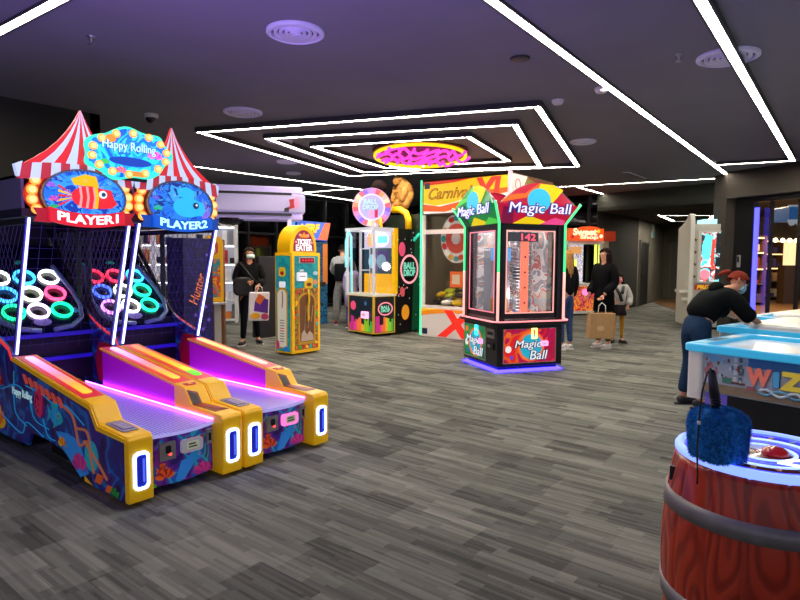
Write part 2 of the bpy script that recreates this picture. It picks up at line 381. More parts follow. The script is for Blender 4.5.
b.box((-.34, -.04, 2.38), (2.2, .0, 2.43), wt); b.box((-.34, -.04, 2.72), (2.2, 0, 2.76), wt)
for k in range(16): b.poly(FY(0, -.01), ell(-.26+k*.16, 2.38, .075, .09, 14, PI, 2*PI), 0, .03, wt)
b.build('scalloped_trim', t)
b = MB(); b.tube([(0.2, .4, 2.74), (.2, .4, 3.35)], .015, DARK); b.tube([(1.6, .4, 2.74), (1.6, .4, 3.35)], .015, DARK); b.build('hanger', t)
b = MB(); b.box((-.2, .2, 3.2), (3.2, 1.8, 3.34), glow('lilac_panel', '#8a78c8', .5)); o = b.build('ceiling_light'); o.location = cw(9.6, 14.6, 0); o.rotation_euler = (0, 0, -YAW-.35); tag(o, 'lilac lit ceiling panel above the blue canopy sign', 'light')

# ---------------------------------------------------------------- ceiling fixtures
SM = glow('cool_white_strip', '#fff6e4', STRIP); HOUS = mat('strip_housing', '#3a3838', .5)
def strip(label, pts, z=CH, w=.075, closed=False, drop=.0, hous=.0):
    """a run of straight light lines let into (or hung under) the ceiling; the last point may close on the first"""
    t = thing('ceiling_light', label, 'light', (pts[0][0], pts[0][1], z)); o0 = Vector((pts[0][0], pts[0][1]))
    P = [Vector(p)-o0 for p in pts]; n = len(P); segs = [(P[i], P[(i+1) % n]) for i in range(n if closed else n-1)]
    b = MB(); h = MB()
    for a, c in segs:
        d = (c-a).normalized(); q = Vector((-d.y, d.x)); a2, c2_ = a-d*w/2, c+d*w/2
        b.poly(FZ(), [tuple(a2-q*w/2), tuple(c2_-q*w/2), tuple(c2_+q*w/2), tuple(a2+q*w/2)], -.012-drop, -.002-drop, SM)
        for s_ in (-1, 1):
            e0, e1 = q*s_*w/2, q*s_*(w/2+.018)
            h.poly(FZ(), [tuple(a2+e0), tuple(c2_+e0), tuple(c2_+e1), tuple(a2+e1)], -.018-drop, 0, HOUS)
    b.build('diffuser', t); h.build('housing', t); return t
strip('long light line that turns at the ceiling step, in the middle of the room', [(2.6, 2.19), (14.69, 2.633), (13.9, 7.4)])
strip('wide light line nearest the store front, with a short hooked end', [(3.4, 1.02), (12.67, 1.307), (12.39, 2.45)], drop=.035)
strip('light line crossing the ceiling over the marquee games', [(1.72, 7.6), (2.0, 2.2)])
strip('short bent light line over the orange topped prize game', [(14.42, 5.95), (17.3, 5.9), (17.41, 7.9)][:1]+[(16.9, 5.0)][:0]+[(16.2, 6.0)], w=.07)
strip('light line running over the pale overhead gantry', [(5.6, 10.78), (12.4, 10.69)])
strip('short light line behind the gantry, crossing to the dark windows', [(11.36, 10.72), (11.2, 12.6), (13.7, 12.9)])
strip('outermost square light frame around the neon sign', [(4.888, 7.62), (6.487, 3.20), (10.95, 4.546), (9.338, 8.948)], closed=True, drop=.05)
strip('middle square light frame around the neon sign', [(5.755, 7.2), (7.149, 3.844), (10.532, 5.117), (9.1, 8.33)], closed=True, drop=.05)
strip('innermost square light frame beside the neon sign', [(6.6, 7.12), (7.45, 4.75), (9.65, 5.3), (8.95, 7.6)], closed=True, drop=.05)
strip('small square light frame under the low ceiling by the white machine', [(18.605, 5.161), (19.455, 3.889), (22.107, 4.593), (21.512, 5.511)], z=CL, closed=True, w=.09)
def air_vent(x, y, r, label, z=CH, lit=False):
    t = thing('ceiling_vent', label, 'vent', (x, y, z), 0, None); m = mat('vent_paint', '#e2deec', .5)
    b = MB(); b.lathe((0, 0, 0), [(r, 0), (r, -.02), (r*.86, -.035), (r*.84, -.01), (r*.84, 0)], m); b.build('rim', t)
    b = MB()
    for k, q in enumerate((.74, .56, .38, .2)): b.lathe((0, 0, 0), [(r*q, -.005), (r*q, -.03), (r*(q-.12), -.012), (r*(q-.12), -.005)], m)
    b.build('cone', t)
for a in ((3.331, 3.801, .235, 'large round ceiling air vent nearest the camera, above the lanes'), (4.684, 6.339, .24, 'round ceiling air vent beside the corner of the outer light frame'),
          (6.11, 1.162, .26, 'round ceiling air vent crossed by the wide light line'), (6.15, 7.4, .2, 'round ceiling air vent inside the outer light frame'),
          (7.508, 8.823, .2, 'round ceiling air vent between the light frames and the gantry'), (9.012, 3.669, .2, 'round ceiling air vent past the outer frame corner, towards the long line'),
          (8.6, 9.9, .16, 'small bright round ceiling vent above the pale gantry')): air_vent(*a)
def small(name, label, cat, x, y, fn, z=CH):
    b = MB(); fn(b); o = b.build(name); o.location = (x, y, z); return tag(o, label, cat)
def dome_(b): b.lathe((0, 0, 0), [(.085, 0), (.085, -.04), (.07, -.05)], mat('dome_white', '#dcd8d4', .4), 20); b.lathe((0, 0, 0), [(.07, -.05), (.062, -.085), (.035, -.11), (0, -.12)], mat('dome_glass', '#16151a', .1, coat=.5), 20)
small('security_camera', 'round dome security camera on the ceiling above the twin marquee games', 'camera', 4.049, 7.40, dome_)
def smoke(b): b.lathe((0, 0, 0), [(.07, 0), (.07, -.02), (.05, -.05), (0, -.055)], mat('dome_white'), 16)
small('smoke_detector', 'small white smoke detector between the long line and the outer frame', 'detector', 6.57, 2.986, smoke)
small('smoke_detector', 'small grey smoke detector above the long light line near the store side', 'detector', 6.4, 2.42, smoke)
def spk(b): b.lathe((0, 0, 0), [(.09, 0), (.09, -.012), (.08, -.016), (0, -.014)], mat('speaker_black', '#141214', .5), 20)
small('ceiling_speaker', 'flat black round ceiling speaker beside the long light line', 'speaker', 5.018, 2.66, spk)
def sprk(b):
    b.lathe((0, 0, 0), [(.035, 0), (.035, -.008), (.012, -.012), (.01, -.05), (.0, -.055)], CHROME, 12); b.lathe((0, 0, 0), [(.0, -.06), (.028, -.062), (.028, -.066), (0, -.066)], CHROME, 12); b.tube([(0, 0, -.05), (0, 0, -.064)], .006, CHROME)
small('fire_sprinkler', 'chrome sprinkler head on the violet ceiling over the near lanes', 'sprinkler', 2.344, 5.23, sprk)
small('fire_sprinkler', 'chrome sprinkler head between the two long light lines', 'sprinkler', 5.788, 1.493, sprk)
small('fire_sprinkler', 'chrome sprinkler head beyond the dome camera', 'sprinkler', 5.1, 7.4, sprk)
def slot(b): b.poly(FD(), rect(-.6, -.06, .6, .06), 0, .015, mat('vent_paint')); [b.poly(FD(), rect(-.56, -.045+k*.03, .56, -.03+k*.03), .015, .02, BLACK) for k in range(3)]
small('slot_vent', 'long flat air grille near the corridor end of the ceiling', 'vent', 13.2, 4.2, slot)
# neon sign hanging inside the innermost frame
t = thing('neon_sign', 'oval pink neon sign with yellow ring hanging inside the light frames', 'sign', (7.95, 6.0, 3.19), 0)
ax = Vector((.80, -.60, 0)); ay = Vector((.60, .80, 0)); nrm = Vector((0, 0, -1))
tilt = Matrix.Rotation(math.radians(-9), 3, ax)
FN = Fm((0, 0, 0), ax, -(tilt@ay))
b = MB(); b.poly(FN, ell(0, 0, .80, .60, 48), -.06, 0, mat('crimson_backing', '#5a1030', .4)); b.build('backing', t)
b = MB(); b.tube([FN.p(.76*math.cos(a), .56*math.sin(a), .03) for a in [2*PI*i/48 for i in range(48)]], .028, glow('yellow_neon', '#ffc010', 1.6), 8, True); b.build('ring_tube', t)
b = MB(); b.tube([FN.p(.3*math.cos(a)-.1, .5+.2*math.sin(a) if FN.V.y > 0 else -.5-.2*math.sin(a), .03) for a in [PI*i/12 for i in range(13)]], .018, glow('white_neon', '#f0e8ff', 3), 6); b.build('arc_tube', t)
b = MB(); pk = glow('pink_neon', '#ff40c0', 1.5); rd = random.Random(4)
for k, (yy, L0) in enumerate(((-.26, .60), (.0, .80), (.27, .66))):
    b.tube([FN.p(-L0+2*L0*j/44+.05*math.sin(j*.9+k), yy+.115*math.sin(j*1.15+k), .05) for j in range(45)], .026, pk, 6)
b.build('lettering_tube', t)
b = MB(); [b.tube([(x, y, .0), (x, y, .11)], .006, DARK) for x, y in ((-.4, .3), (.4, -.3))]; b.build('hanger', t)

# ---------------------------------------------------------------- twin ball rolling games
SEA = art('deep_sea_print', ['#1a0f4a', '#2b1a78', '#17308c', '#1d66b8', '#3a1e86', '#241058'], 3.2, .10, .3, 1)  # side print is not backlit; small emission put in to brighten it
SEA2 = art('reef_print', ['#2a1460', '#4a1e8a', '#7a2aa0', '#2a5ec0', '#25b0c8', '#3a1470'], 7, .16, .3, 5)
ORANGE = mat('orange_print', '#f2661e', .4, 0, .12); PINK = mat('pink_print', '#e63a86', .4, 0, .12); TEAL = mat('teal_print', '#1fb6c4', .4, 0, .12); LIME = mat('green_print', '#3fae3c', .4, 0, .1); SKY = mat('sky_print', '#2f8fe8', .4, 0, .15)
NAVYP = mat('navy_print', '#0f1250', .3, 0, .05)
def fish(b, F, cx, cy, s, body, fin, flip=1, d=.004, head=None, eye=True):
    """painted fish: body, tail, fins, eye"""
    f = lambda pts: [(cx+x*s*flip, cy+y*s) for x, y in pts]
    b.poly(F, f([(-.45, 0), (-.95, .42), (-.82, 0), (-.98, -.35)]), 0, d, fin)
    b.poly(F, f([(-.4, .3), (-.5, .62), (-.1, .78), (.3, .66), (.25, .3)]), 0, d*.9, fin)
    b.poly(F, f([(-.2, -.3), (-.35, -.62), (.15, -.4)]), 0, d*.9, fin)
    b.poly(F, f(ell(0, 0, .62, .40, 24)), 0, d*1.2, body)
    if head: b.poly(F, f([(.2, .36), (.5, .3), (.75, .08), (.8, -.1), (.55, -.28), (.2, -.34), (.12, 0)]), 0, d*1.5, head)
    for k in (-.25, -.05): b.poly(F, f([(k, .36), (k+.07, .36), (k+.1, 0), (k+.07, -.36), (k, -.36), (k+.03, 0)]), 0, d*1.6, fin)
    if eye: b.poly(F, f(ell(.36, .1, .13, .13, 14)), 0, d*2, WHITE); b.poly(F, f(ell(.38, .1, .07, .07, 12)), 0, d*2.4, mat('eye_teal', '#12606a'))
def coral(b, F, cx, cy, s, m, m2, n=7, d=.004, seed=1):
    r = random.Random(seed)
    for k in range(n):
        a = PI*(.1+.8*k/(n-1)); b.poly(F, ell(cx+s*.55*math.cos(a), cy+s*.5*math.sin(a), s*.42, s*.2, 14, rot=a), 0, d*(1+.1*k), m if k % 2 else m2)
def weed(b, F, x, y, h, m, d=.004, w=.012, sw=.03):
    pts = []; n = 9
    for i in range(n+1): pts.append((x+sw*math.sin(i*1.1)-w*(1-i/n), y+h*i/n))
    for i in range(n, -1, -1): pts.append((x+sw*math.sin(i*1.1)+w*(1-i/n)+.001, y+h*i/n))
    b.poly(F, pts, 0, d, m)
def curve(pts, n=6):
    P = [Vector(p) for p in pts]; P = [P[0]*2-P[1]]+P+[P[-1]*2-P[-2]]; out = []
    for i in range(1, len(P)-2):
        for j in range(n):
            t = j/n; a, b, c, d = P[i-1:i+3]; out.append(tuple(.5*((2*b)+(c-a)*t+(2*a-5*b+4*c-d)*t*t+(3*b-a-3*c+d)*t**3)))
    return out+[tuple(P[-2])]
def rail_light():
    m = bpy.data.materials.new('rainbow_light'); m.use_nodes = True; nt = m.node_tree; b = nt.nodes['Principled BSDF']; N = nt.nodes.new
    t = N('ShaderNodeTexCoord'); sp = N('ShaderNodeSeparateXYZ'); nt.links.new(t.outputs['Object'], sp.inputs[0]); mr = N('ShaderNodeMapRange'); mr.inputs['From Min'].default_value = .5; mr.inputs['From Max'].default_value = 1.7
    nt.links.new(sp.outputs['Y'], mr.inputs[0]); r = N('ShaderNodeValToRGB'); return m, nt, b, mr, r
def rainbow(name, stops, s):
    m, nt, b, mr, r = rail_light(); m.name = name; e = r.color_ramp.elements
    while len(e) < len(stops): e.new(.5)
    for i, (p, c) in enumerate(stops): e[i].position = p; e[i].color = lin(c)
    nt.links.new(mr.outputs[0], r.inputs[0]); nt.links.new(r.outputs[0], b.inputs['Emission Color']); nt.links.new(r.outputs[0], b.inputs['Base Color']); b.inputs['Emission Strength'].default_value = s; return m
RB1 = rainbow('rail_light_warm', [(0, '#ffb020'), (.3, '#ff8a30'), (.5, '#ff7080'), (.75, '#ff8ac8'), (1, '#c8b8f0')], 1.5)
RB2 = rainbow('rail_light_green', [(0, '#20d838'), (.22, '#58c828'), (.35, '#ff9a20'), (.7, '#ff8420'), (1, '#ff7060')], 1.5)
RB3 = rainbow('rail_light_pale', [(0, '#e0a0a0'), (.4, '#e8a890'), (.7, '#ffb060'), (1, '#ffc890')], 1.2)
def lane_mat():
    m = bpy.data.materials.new('studded_lane'); m.use_nodes = True; nt = m.node_tree; b = nt.nodes['Principled BSDF']; N = nt.nodes.new; L = nt.links.new
    t = N('ShaderNodeTexCoord'); mp = N('ShaderNodeMapping'); mp.inputs['Scale'].default_value = (1, 1, 1); L(t.outputs['Object'], mp.inputs[0])
    v = N('ShaderNodeTexVoronoi'); v.inputs['Scale'].default_value = 46; v.inputs['Randomness'].default_value = 0; v.voronoi_dimensions = '2D'; L(mp.outputs[0], v.inputs['Vector'])
    r = N('ShaderNodeValToRGB'); e = r.color_ramp.elements; e[0].position = .36; e[0].color = lin('#201c60'); e[1].position = .46; e[1].color = lin('#a8a4ff'); L(v.outputs['Distance'], r.inputs[0]); L(r.outputs[0], b.inputs['Base Color'])
    b.inputs['Roughness'].default_value = .3; L(r.outputs[0], b.inputs['Emission Color']); b.inputs['Emission Strength'].default_value = .38; return m
LANE = lane_mat()
def game(px, label, mode):
    """mode 1: first player, red marquee; mode 2: second player, blue marquee. Front at y=0, x centred, runs back +y"""
    t = thing('ball_rolling_game', label, 'arcade game', (px, 3.3, 0)); HW = .392; RW = .155
    for sx in (-1, 1):                                   # side cabinet panels
        F = Fm((sx*HW, 0, 0), (0, sx*1.0, 0), (0, 0, 1)); q = lambda pts: [(sx*y, z) for y, z in pts]
        prof = [(.04, .03), (.43, .03), (.76, .13), (.9, .175), (1.14, .19), (1.42, .185), (1.49, .08), (1.74, .07), (3.1, .06), (3.1, 1.25), (2.45, 1.02), (2.09, .85), (1.76, .75), (1.72, .695), (.46, .535), (.37, .425), (.04, .41)]
        p = MB(); p.poly(F, q(prof), -.02, 0, SEA); o = p.build('side_panel', t)
        e = MB(); trim = [(1.72, .695), (.46, .535), (.37, .425), (.04, .41)]
        e.poly(F, q([(1.74, .70), (.45, .54), (.36, .43), (.02, .415), (.02, .39), (.38, .40), (.47, .51), (1.74, .672)]), 0, .006, YELLOW)
        e.poly(F, q([(1.74, .70), (1.80, .77), (2.1, .86), (3.1, 1.26), (3.1, 1.23), (2.11, .835), (1.82, .745), (1.76, .672)]), 0, .006, mat('red_edge_light', '#ff4048', .4, 0, .6)); e.build('edge_trim', t)
        if sx == -1 and mode == 1:
            d = MB()
            coral(d, F, *q([(.62, .10)])[0], .12, PINK, mat('magenta_print', '#c42a9a', .4, 0, .1)); coral(d, F, *q([(.88, .20)])[0], .07, ORANGE, YELLOW)
            coral(d, F, *q([(2.12, .12)])[0], .20, ORANGE, YELLOW); coral(d, F, *q([(2.3, .3)])[0], .12, PINK, ORANGE); coral(d, F, *q([(2.75, .15)])[0], .2, TEAL, LIME)
            fish(d, F, *q([(2.06, .5)])[0], .14, ORANGE, YELLOW, 1, head=RED); fish(d, F, *q([(.98, .38)])[0], .14, SKY, TEAL, 1, head=TEAL); d.poly(F, q([(.8, .3), (.62, .28), (.5, .1), (.62, .05), (.86, .18), (.98, .28)]), 0, .004, SKY)
            fish(d, F, *q([(2.35, .72)])[0], .14, TEAL, ORANGE, -1)
            bl = [(1.26+.07*math.cos(a), .43+.10*math.sin(a)) for a in [2*PI*i/20 for i in range(20)]]; d.poly(F, q(bl)[::-1], 0, .006, mat('balloon_print', '#d81c5a', .3, 0, .15))
            for k in range(9): d.poly(F, q([(1.28+.03*math.cos(k*2.4), .425+.055*math.sin(k*2.4)+.012), (1.28+.03*math.cos(k*2.4)+.01, .425+.055*math.sin(k*2.4)), (1.28+.03*math.cos(k*2.4), .425+.055*math.sin(k*2.4)-.012), (1.28+.03*math.cos(k*2.4)-.01, .425+.055*math.sin(k*2.4))]), 0, .008, mat('balloon_dark', '#8a0f3c'))
            for k in range(7): d.poly(F, q([(1.55-k*.10, .60-k*.013), (1.50-k*.10, .60-k*.013), (1.44-k*.10, .545-k*.013), (1.49-k*.10, .53-k*.013)]), 0, .005, mat('salmon_dash', '#f05a44', .4, 0, .2))
            CY = mat('cyan_line', '#1f9fe0', .4, 0, .35)
            for pts in ([(2.6, .55), (2.1, .42), (1.7, .50), (1.45, .44), (1.35, .30), (1.1, .27)], [(2.9, .4), (2.4, .34), (1.9, .2), (1.6, .15), (1.5, .25), (1.2, .2)], [(1.5, .52), (1.2, .50), (1.0, .46), (.8, .48), (.55, .40)], [(1.72, .6), (1.72, .30), (1.5, .22)], [(1.2, .33), (1.12, .22), (1.0, .21)]):
                d.tube([F.p(*q([pp])[0], .002) for pp in curve(pts)], .004, CY, 4)
            for pts in ([(.82, .47), (.7, .42), (.62, .26), (.5, .3), (.42, .12)], [(.66, .36), (.5, .36), (.46, .2)], [(.55, .3), (.4, .22), (.25, .12)]):
                d.tube([F.p(*q([pp])[0], .003) for pp in curve(pts)], .009, mat('branch_print', '#f08a5a', .4, 0, .1), 5)
            d.poly(F, q(ell(.46, .22, .09, .10, 18, rot=.4)), 0, .003, TEAL); coral(d, F, *q([(.16, .04)])[0], .06, LIME, mat('leaf_print', '#168a4a')); d.poly(F, q([(.42, .07), (.34, .07), (.30, .13), (.38, .13)]), 0, .005, ORANGE); d.poly(F, q([(.28, .045), (.22, .045), (.19, .09), (.25, .09)]), 0, .005, ORANGE)
            d.build('sea_artwork', o)
            text('lettering', 'Happy Rolling', F, *q([(1.56, .445)])[0], .38, .075, mat('lettering_print', '#bfe8f4', .4, 0, .5), o, .004, .004, outline=(NAVYP, .03))
    # rails
    for sx in (-1, 1):
        xa, xb = sx*HW, sx*(HW-RW)
        x0, x1 = min(xa, xb), max(xa, xb)
        F = Fm((x0, 0, 0), (0, 0, 1), (0, 1, 0))
        def yz(pts, a, b_, m, nm=None, bev=0, par=t):
            k = MB(); A = [k.bm.verts.new((a, y, z)) for y, z in pts]; B = [k.bm.verts.new((b_, y, z)) for y, z in pts]; n = len(pts); k.face(A, m); k.face(B[::-1], m)
            for i in range(n): k.face([A[i], A[(i+1) % n], B[(i+1) % n], B[i]], m)
            return k.build(nm, par, bevel=bev)
        yz([(.0, .03), (.0, .40), (.02, .425), (.36, .44), (.45, .55), (.58, .565), (.58, .03)], x0+.001, x1, YELLOW, 'front_column', .008)
        yz([(.58, .545), (1.72, .69), (1.72, .2), (.58, .2)], x0+.022, x1-.004, mat('magenta_wall', '#d422c4', .35), 'rail')
        # top strip: red border, light
        sl = Vector((0, 1.14, .145)).normalized(); FT = Fm((x0, .58, .548), (1, 0, 0), sl); LR = 1.14/sl.y
        k = MB(); k.poly(FT, rect(0, 0, RW, LR), -.004, .012, mat('amber_edge', '#e8a020', .4, 0, .15)); k.poly(FT, rect(.014, -.02, RW-.014, LR-.01), .012, .016, mat('red_rail', '#e02a3c', .35, 0, .25)); k.build('rail_top', t)
        k = MB(); k.poly(FT, rrect(RW/2, LR/2+.01, .062, LR-.14, .03), .016, .022, (RB1 if sx == 1 else RB1) if mode == 1 else (RB2 if sx == -1 else RB3)); k.build('rail_light', t)
        # purple led along the lane foot
        k = MB(); xi = (x1 if sx == -1 else x0); k.bar((xi-sx*.005, .1, .39), (xi-sx*.005, 1.98, .39), .008, .010, glow('violet_led', '#b048ff', 17)); k.build('lane_light', t)
        # ring light on column
        FF = FY((x0+x1)/2, 0, 0); k = MB(); k.ring(FF, rrect(0, .215, .094, .225, .03), rrect(0, .215, .064, .192, .02), 0, .012, glow('white_blue_led', '#8098ff', 8)); k.build('ring_light', t)
        k = MB(); k.poly(FF, rrect(0, .215, .064, .192, .02), 0, .005, glow('deep_blue_panel', '#1420b0', .5)); k.poly(FF, rrect(.014, .215, .012, .14, .005), .005, .008, glow('blue_mark', '#5a70ff', .8)); k.build('ticket_slot', t)
        if sx == 1:   # red tray drawn as flush patches; recess depth is put into their colours
            k = MB(); TRD = mat('tray_red', '#7a0c1c', .3); FS1 = Fm((x0, .36, .44), (1, 0, 0), Vector((0, .09, .11))); FS2 = Fm((x0, .02, .425), (1, 0, 0), Vector((0, .34, .015)))
            k.poly(FS1, [(.012, 0), (.085, 0), (.085, .09), (.012, .12)], 0, .003, TRD); k.poly(FS2, [(.03, .10), (.135, .10), (.085, .335), (.012, .335)], 0, .003, TRD)
            k.poly(FS1, [(.02, 0), (.07, 0), (.07, .075), (.02, .1)], .003, .005, mat('tray_dark', '#2c050c', .4)); k.poly(FS2, [(.07, .13), (.125, .12), (.075, .33), (.02, .33)], .003, .005, mat('tray_inner_red', '#a8182c', .3)); k.build('ball_tray', t)
            k = MB(); F4 = Fm((x0, .46, .553), (1, 0, 0), (0, 1, .127)); k.poly(F4, [(.04, .01), (.11, .01), (.13, .06), (.03, .06)], 0, .004, RED); k.poly(F4, star(.075, .035, .02, .01, 3), .004, .007, YELLOW); k.build('warning_sticker', t)
        else:
            k = MB(); F4 = Fm((x0, .05, .429), (1, 0, 0), (0, 1, .04)); k.poly(F4, rrect(.078, .17, .10, .24, .02), 0, .004, mat('sticker_grey', '#8a8098', .4)); k.poly(F4, rect(.045, .09, .11, .25), .004, .006, mat('sticker_violet', '#4a3a78', .4))
            for j in range(5): k.poly(F4, rect(.05, .10+j*.03, .105, .115+j*.03), .006, .008, mat('sticker_pale', '#c8b8d8'))
            k.build('instruction_sticker', t)
    # lane
    k = MB(); XI = HW-RW; pts = [(-XI, 2.0), (-XI, .10)]+[(-XI+2*XI*i/12, .10-.045*math.sin(PI*i/12)) for i in range(1, 12)]+[(XI, .10), (XI, 2.0)]
    k.poly(FZ(), pts[::-1], .355, .378, LANE, mat('lane_edge', '#a9a0e8', .3, 0, .8)); k.build('lane', t)
    k = MB(); a = k; pt = lambda i: (-XI+2*XI*i/12, .115-.045*math.sin(PI*i/12))
    fr = [pt(i) for i in range(13)]
    k.poly(FZ(), [(XI, .2), (-XI, .2)]+fr, .05, .35, SEA2); o = k.build('front_panel', t)
    F = FY(0, .068, 0); k = MB(); coral(k, F, -.13, .10, .07, RED, ORANGE); fish(k, F, -.14, .16, .05, RED, ORANGE, 1); fish(k, F, .08, .19, .075, SKY, TEAL, 1); k.poly(F, [(-.06, .06), (-.02, .18), (.1, .2), (.05, .12), (.0, .06)], 0, .004, SKY)
    coral(k, F, .13, .07, .075, PINK, mat('magenta_print')); coral(k, F, -.21, .06, .03, LIME, LIME)
    for j in range(4): k.poly(F, [(.02+j*.05, .315), (.05+j*.05, .315), (.03+j*.05, .29), (.0+j*.05, .29)], 0, .004, RED)
    k.build('reef_artwork', o)
    k = MB(); k.poly(F, rect(-.17, .215, -.065, .325), 0, .02, CHROME); k.poly(F, rrect(-.115, .28, .03, .05, .01), .02, .028, DARK); k.poly(F, ell(-.105, .25, .009, .009, 10), .02, .03, glow('coin_led', '#ff4040', 3)); k.build('coin_mechanism', t)
    k = MB(); k.poly(F, rrect(.05, .27, .15, .085, .02), 0, .022, mat('payment_reader', '#b0a8b8', .35, 0, .35) if mode == 1 else mat('payment_reader_pink', '#f070b8', .35, 0, 1.4)); k.poly(F, rrect(.052, .272, .085, .05, .005), .022, .026, mat('reader_screen', '#c8d0b0', .3, 0, .3)); k.poly(F, rect(.02, .26, .08, .268), .026, .028, BLACK); k.poly(F, rect(.02, .278, .07, .286), .026, .028, BLACK); k.build('card_reader', t)
    k = MB(); k.poly(F, rect(.155, .25, .20, .345), 0, .016, CHROME); k.poly(F, rect(.17, .27, .185, .32), .016, .02, DARK); k.build('ticket_dispenser', t)
    # lower and rear cabin
    k = MB(); k.box((-XI-.03, .2, .02), (XI+.03, 1.4, .34), BLACK); k.box((-HW+.03, 1.72, .02), (HW-.03, 3.08, .34), BLACK); k.box((-HW+.02, 3.04, .02), (HW-.02, 3.1, 2.08), mat('cabin_back', '#0c0a24', .5)); k.build('cabinet', t)
    for sx in (-1, 1): k = MB(); k.poly(Fm((sx*(HW-.03), 0, 0), (0, 1, 0), (0, 0, 1)), [(1.78, .38), (2.0, .38), (2.06, .58), (1.98, .72), (1.78, .72)], -.012, .012, mat('red_cheek', '#b8142c', .35)); k.build('cheek', t)
    bl = mat('blue_ledge', '#2a1cc8', .35, 0, .25); k = MB(); k.bar((-XI-.1, 2.1, .60), (XI+.1, 2.1, .60), .05, .03, bl); k.build('ledge_bar', t); k = MB(); k.bar((-HW+.03, 2.12, .80), (HW-.03, 2.12, .80), .06, .03, bl); k.box((-HW+.03, 2.14, .40), (HW-.03, 2.2, .80), mat('cabin_back')); k.build('ledge_bar', t)
    # sloping target board with nine light rings
    bo = Vector((0, 2.16, .84)); bv = Vector((0, .70, .66)).normalized(); FB = Fm(bo, (1, 0, 0), bv)
    k = MB(); k.poly(FB, rect(-HW+.03, -.02, HW-.03, 1.05), -.03, 0, mat('target_board', '#100c38', .25, coat=.4)); o = k.build('target_board', t)
    k = MB()
    for sx in (-1, 1): k.tube([FB.p(sx*x_, y_, .03) for x_, y_ in ((.05, -.03), (.2, 0), (.31, .09), (.345, .25), (.33, .42), (.29, .60), (.26, .74))], .02, mat('bumper_tube', '#6a7ab8', .2, 0, .08), 8)
    k.build('bumper', o)
    C_ = [['#ffffff', '#38a8ff', '#ffffff'], ['#40a0ff', '#f4ffe0', '#ff4878'], ['#18d890', '#f0d0ff', '#10e890']] if mode == 1 else [['#ff3050', '#ff3050', '#38b8ff'], ['#4868ff', '#f0ffd8', '#18e8a0'], ['#e088ff', '#ffffff', '#18e8a0']]
    for r_ in range(3):
        for c_ in range(3):
            cx, cy = (c_-1)*(.2-.006*r_), .62-r_*.205; k = MB()
            k.lathe((0, 0, 0), [(.088, 0), (.088, .024), (.070, .024), (.070, 0)], glow('ring_'+C_[r_][c_], C_[r_][c_], 3.2), 26)
            rg = k.build('target_ring', o); rg.location = FB.p(cx, cy, .0); rg.rotation_euler = (math.atan2(bv.z, bv.y), 0, 0)
            k = MB(); k.lathe((0, 0, 0), [(.066, .001), (.066, .006), (0, .006)], BLACK, 20); h = k.build('hole', rg)
    k = MB(); coral(k, FB, -.27, .76, .07, LIME, TEAL); coral(k, FB, .02, .80, .05, LIME, TEAL); k.poly(FB, ell(0, -.0+.09, .07, .04), 0, .004, mat('lavender_print', '#8a78d8', .4, 0, .3)); fish(k, FB, .30, .2, .05, SKY, mat('lavender_print')); k.build('board_artwork', o)
    # led posts and net
    k = {}
    for sx in (-1, 1):
        k = MB(); k.tube([(sx*(HW-.03), 1.74, .72), (sx*(HW-.03), 1.41, 1.73)], .0095, glow('post_led', '#b4b8ff', 4), 8); k.build('light_post', t)
        k = MB(); k.bar((sx*(HW-.03), 1.765, .72), (sx*(HW-.03), 1.435, 1.73), .035, .025, mat('violet_channel', '#2a1c80', .4)); k.build('post_channel', t)
        # cage side: dark frame with a diagonal and clear mesh
        k = MB(); X = sx*(HW-.03)
        for p_, q_ in (((X, 3.06, 1.2), (X, 3.06, 2.05)), ((X, 2.35, 1.0), (X, 2.35, 1.72)), ((X, 1.5, 1.70), (X, 2.35, .98)) if 0 else ((X, 2.98, 1.70), (X, 2.2, .9)), ((X, 1.43, 1.71), (X, 3.06, 1.71))): k.bar(p_, q_, .02, .045, BLACK)
        k.build('cage_frame', t)
        k = MB(); nm = mat('net_cord', '#4a4668', .6)
        for j in range(26):
            for s_ in (-1, 1):
                y0 = 1.3+j*.085; y1 = y0+.62*s_*1.0; pA, pB = Vector((X, y0, .78)), Vector((X, y1, 1.70))
                def inside(p_): return p_.y < 3.05 and p_.z > .74+max(0, (p_.y-1.76)*.36) and p_.y > 1.76-(p_.z-.72)*.33
                pts = [pA.lerp(pB, i/24) for i in range(25)]; run = [p_ for p_ in pts if inside(p_)]
                if len(run) > 1: k.tube([run[0], run[-1]], .0022, nm, 3)
        k.build('side_net', t)
    nb = Vector((0, 1.76, .74)); nv = Vector((0, -.33, .98)).normalized(); k = MB(); nm2 = mat('front_net_cord', '#3c3470', .6)
    for j in range(9): k.tube([nb+Vector((-.36+j*.09, 0, 0)), nb+Vector((-.36+j*.09, 0, 0))+nv*1.0], .0014, nm2, 3)
    for j in range(13): k.tube([nb+nv*(.04+j*.078)+Vector((-.375, 0, 0)), nb+nv*(.04+j*.078)+Vector((.375, 0, 0))], .0014, nm2, 3)
    k.build('safety_net', t)
    # housing behind the marquee
    k = MB(); hm = mat('housing_grey', '#5f5a6c', .5, var=.05)
    k.box((-HW, 1.46, 1.745), (HW, 3.1, 1.80), mat('cabin_back')); k.box((-HW, 1.46, 1.80), (-HW+.02, 3.1, 2.04), hm); k.box((HW-.02, 1.46, 1.80), (HW, 3.1, 2.04), hm); k.box((-HW, 1.46, 2.02), (HW, 3.1, 2.04), hm); k.build('housing', t)
    # ---- marquee: circus tent top, bulb cheeks, oval picture, name ribbon. plane y=1.4
    FM = FY(0 if mode == 1 else -.025, 1.42, 0); k = MB(); ax_ = 0 if mode == 1 else -.06; RS = .86; LS_ = 1.0 if mode == 1 else .82
    F0 = FM; FM = type('S', (), {})(); FM.U = F0.U; FM.V = F0.V; FM.N = F0.N; FM.p = lambda u, v, d=0: F0.p(u*(RS if u > 0 else LS_), v, d)
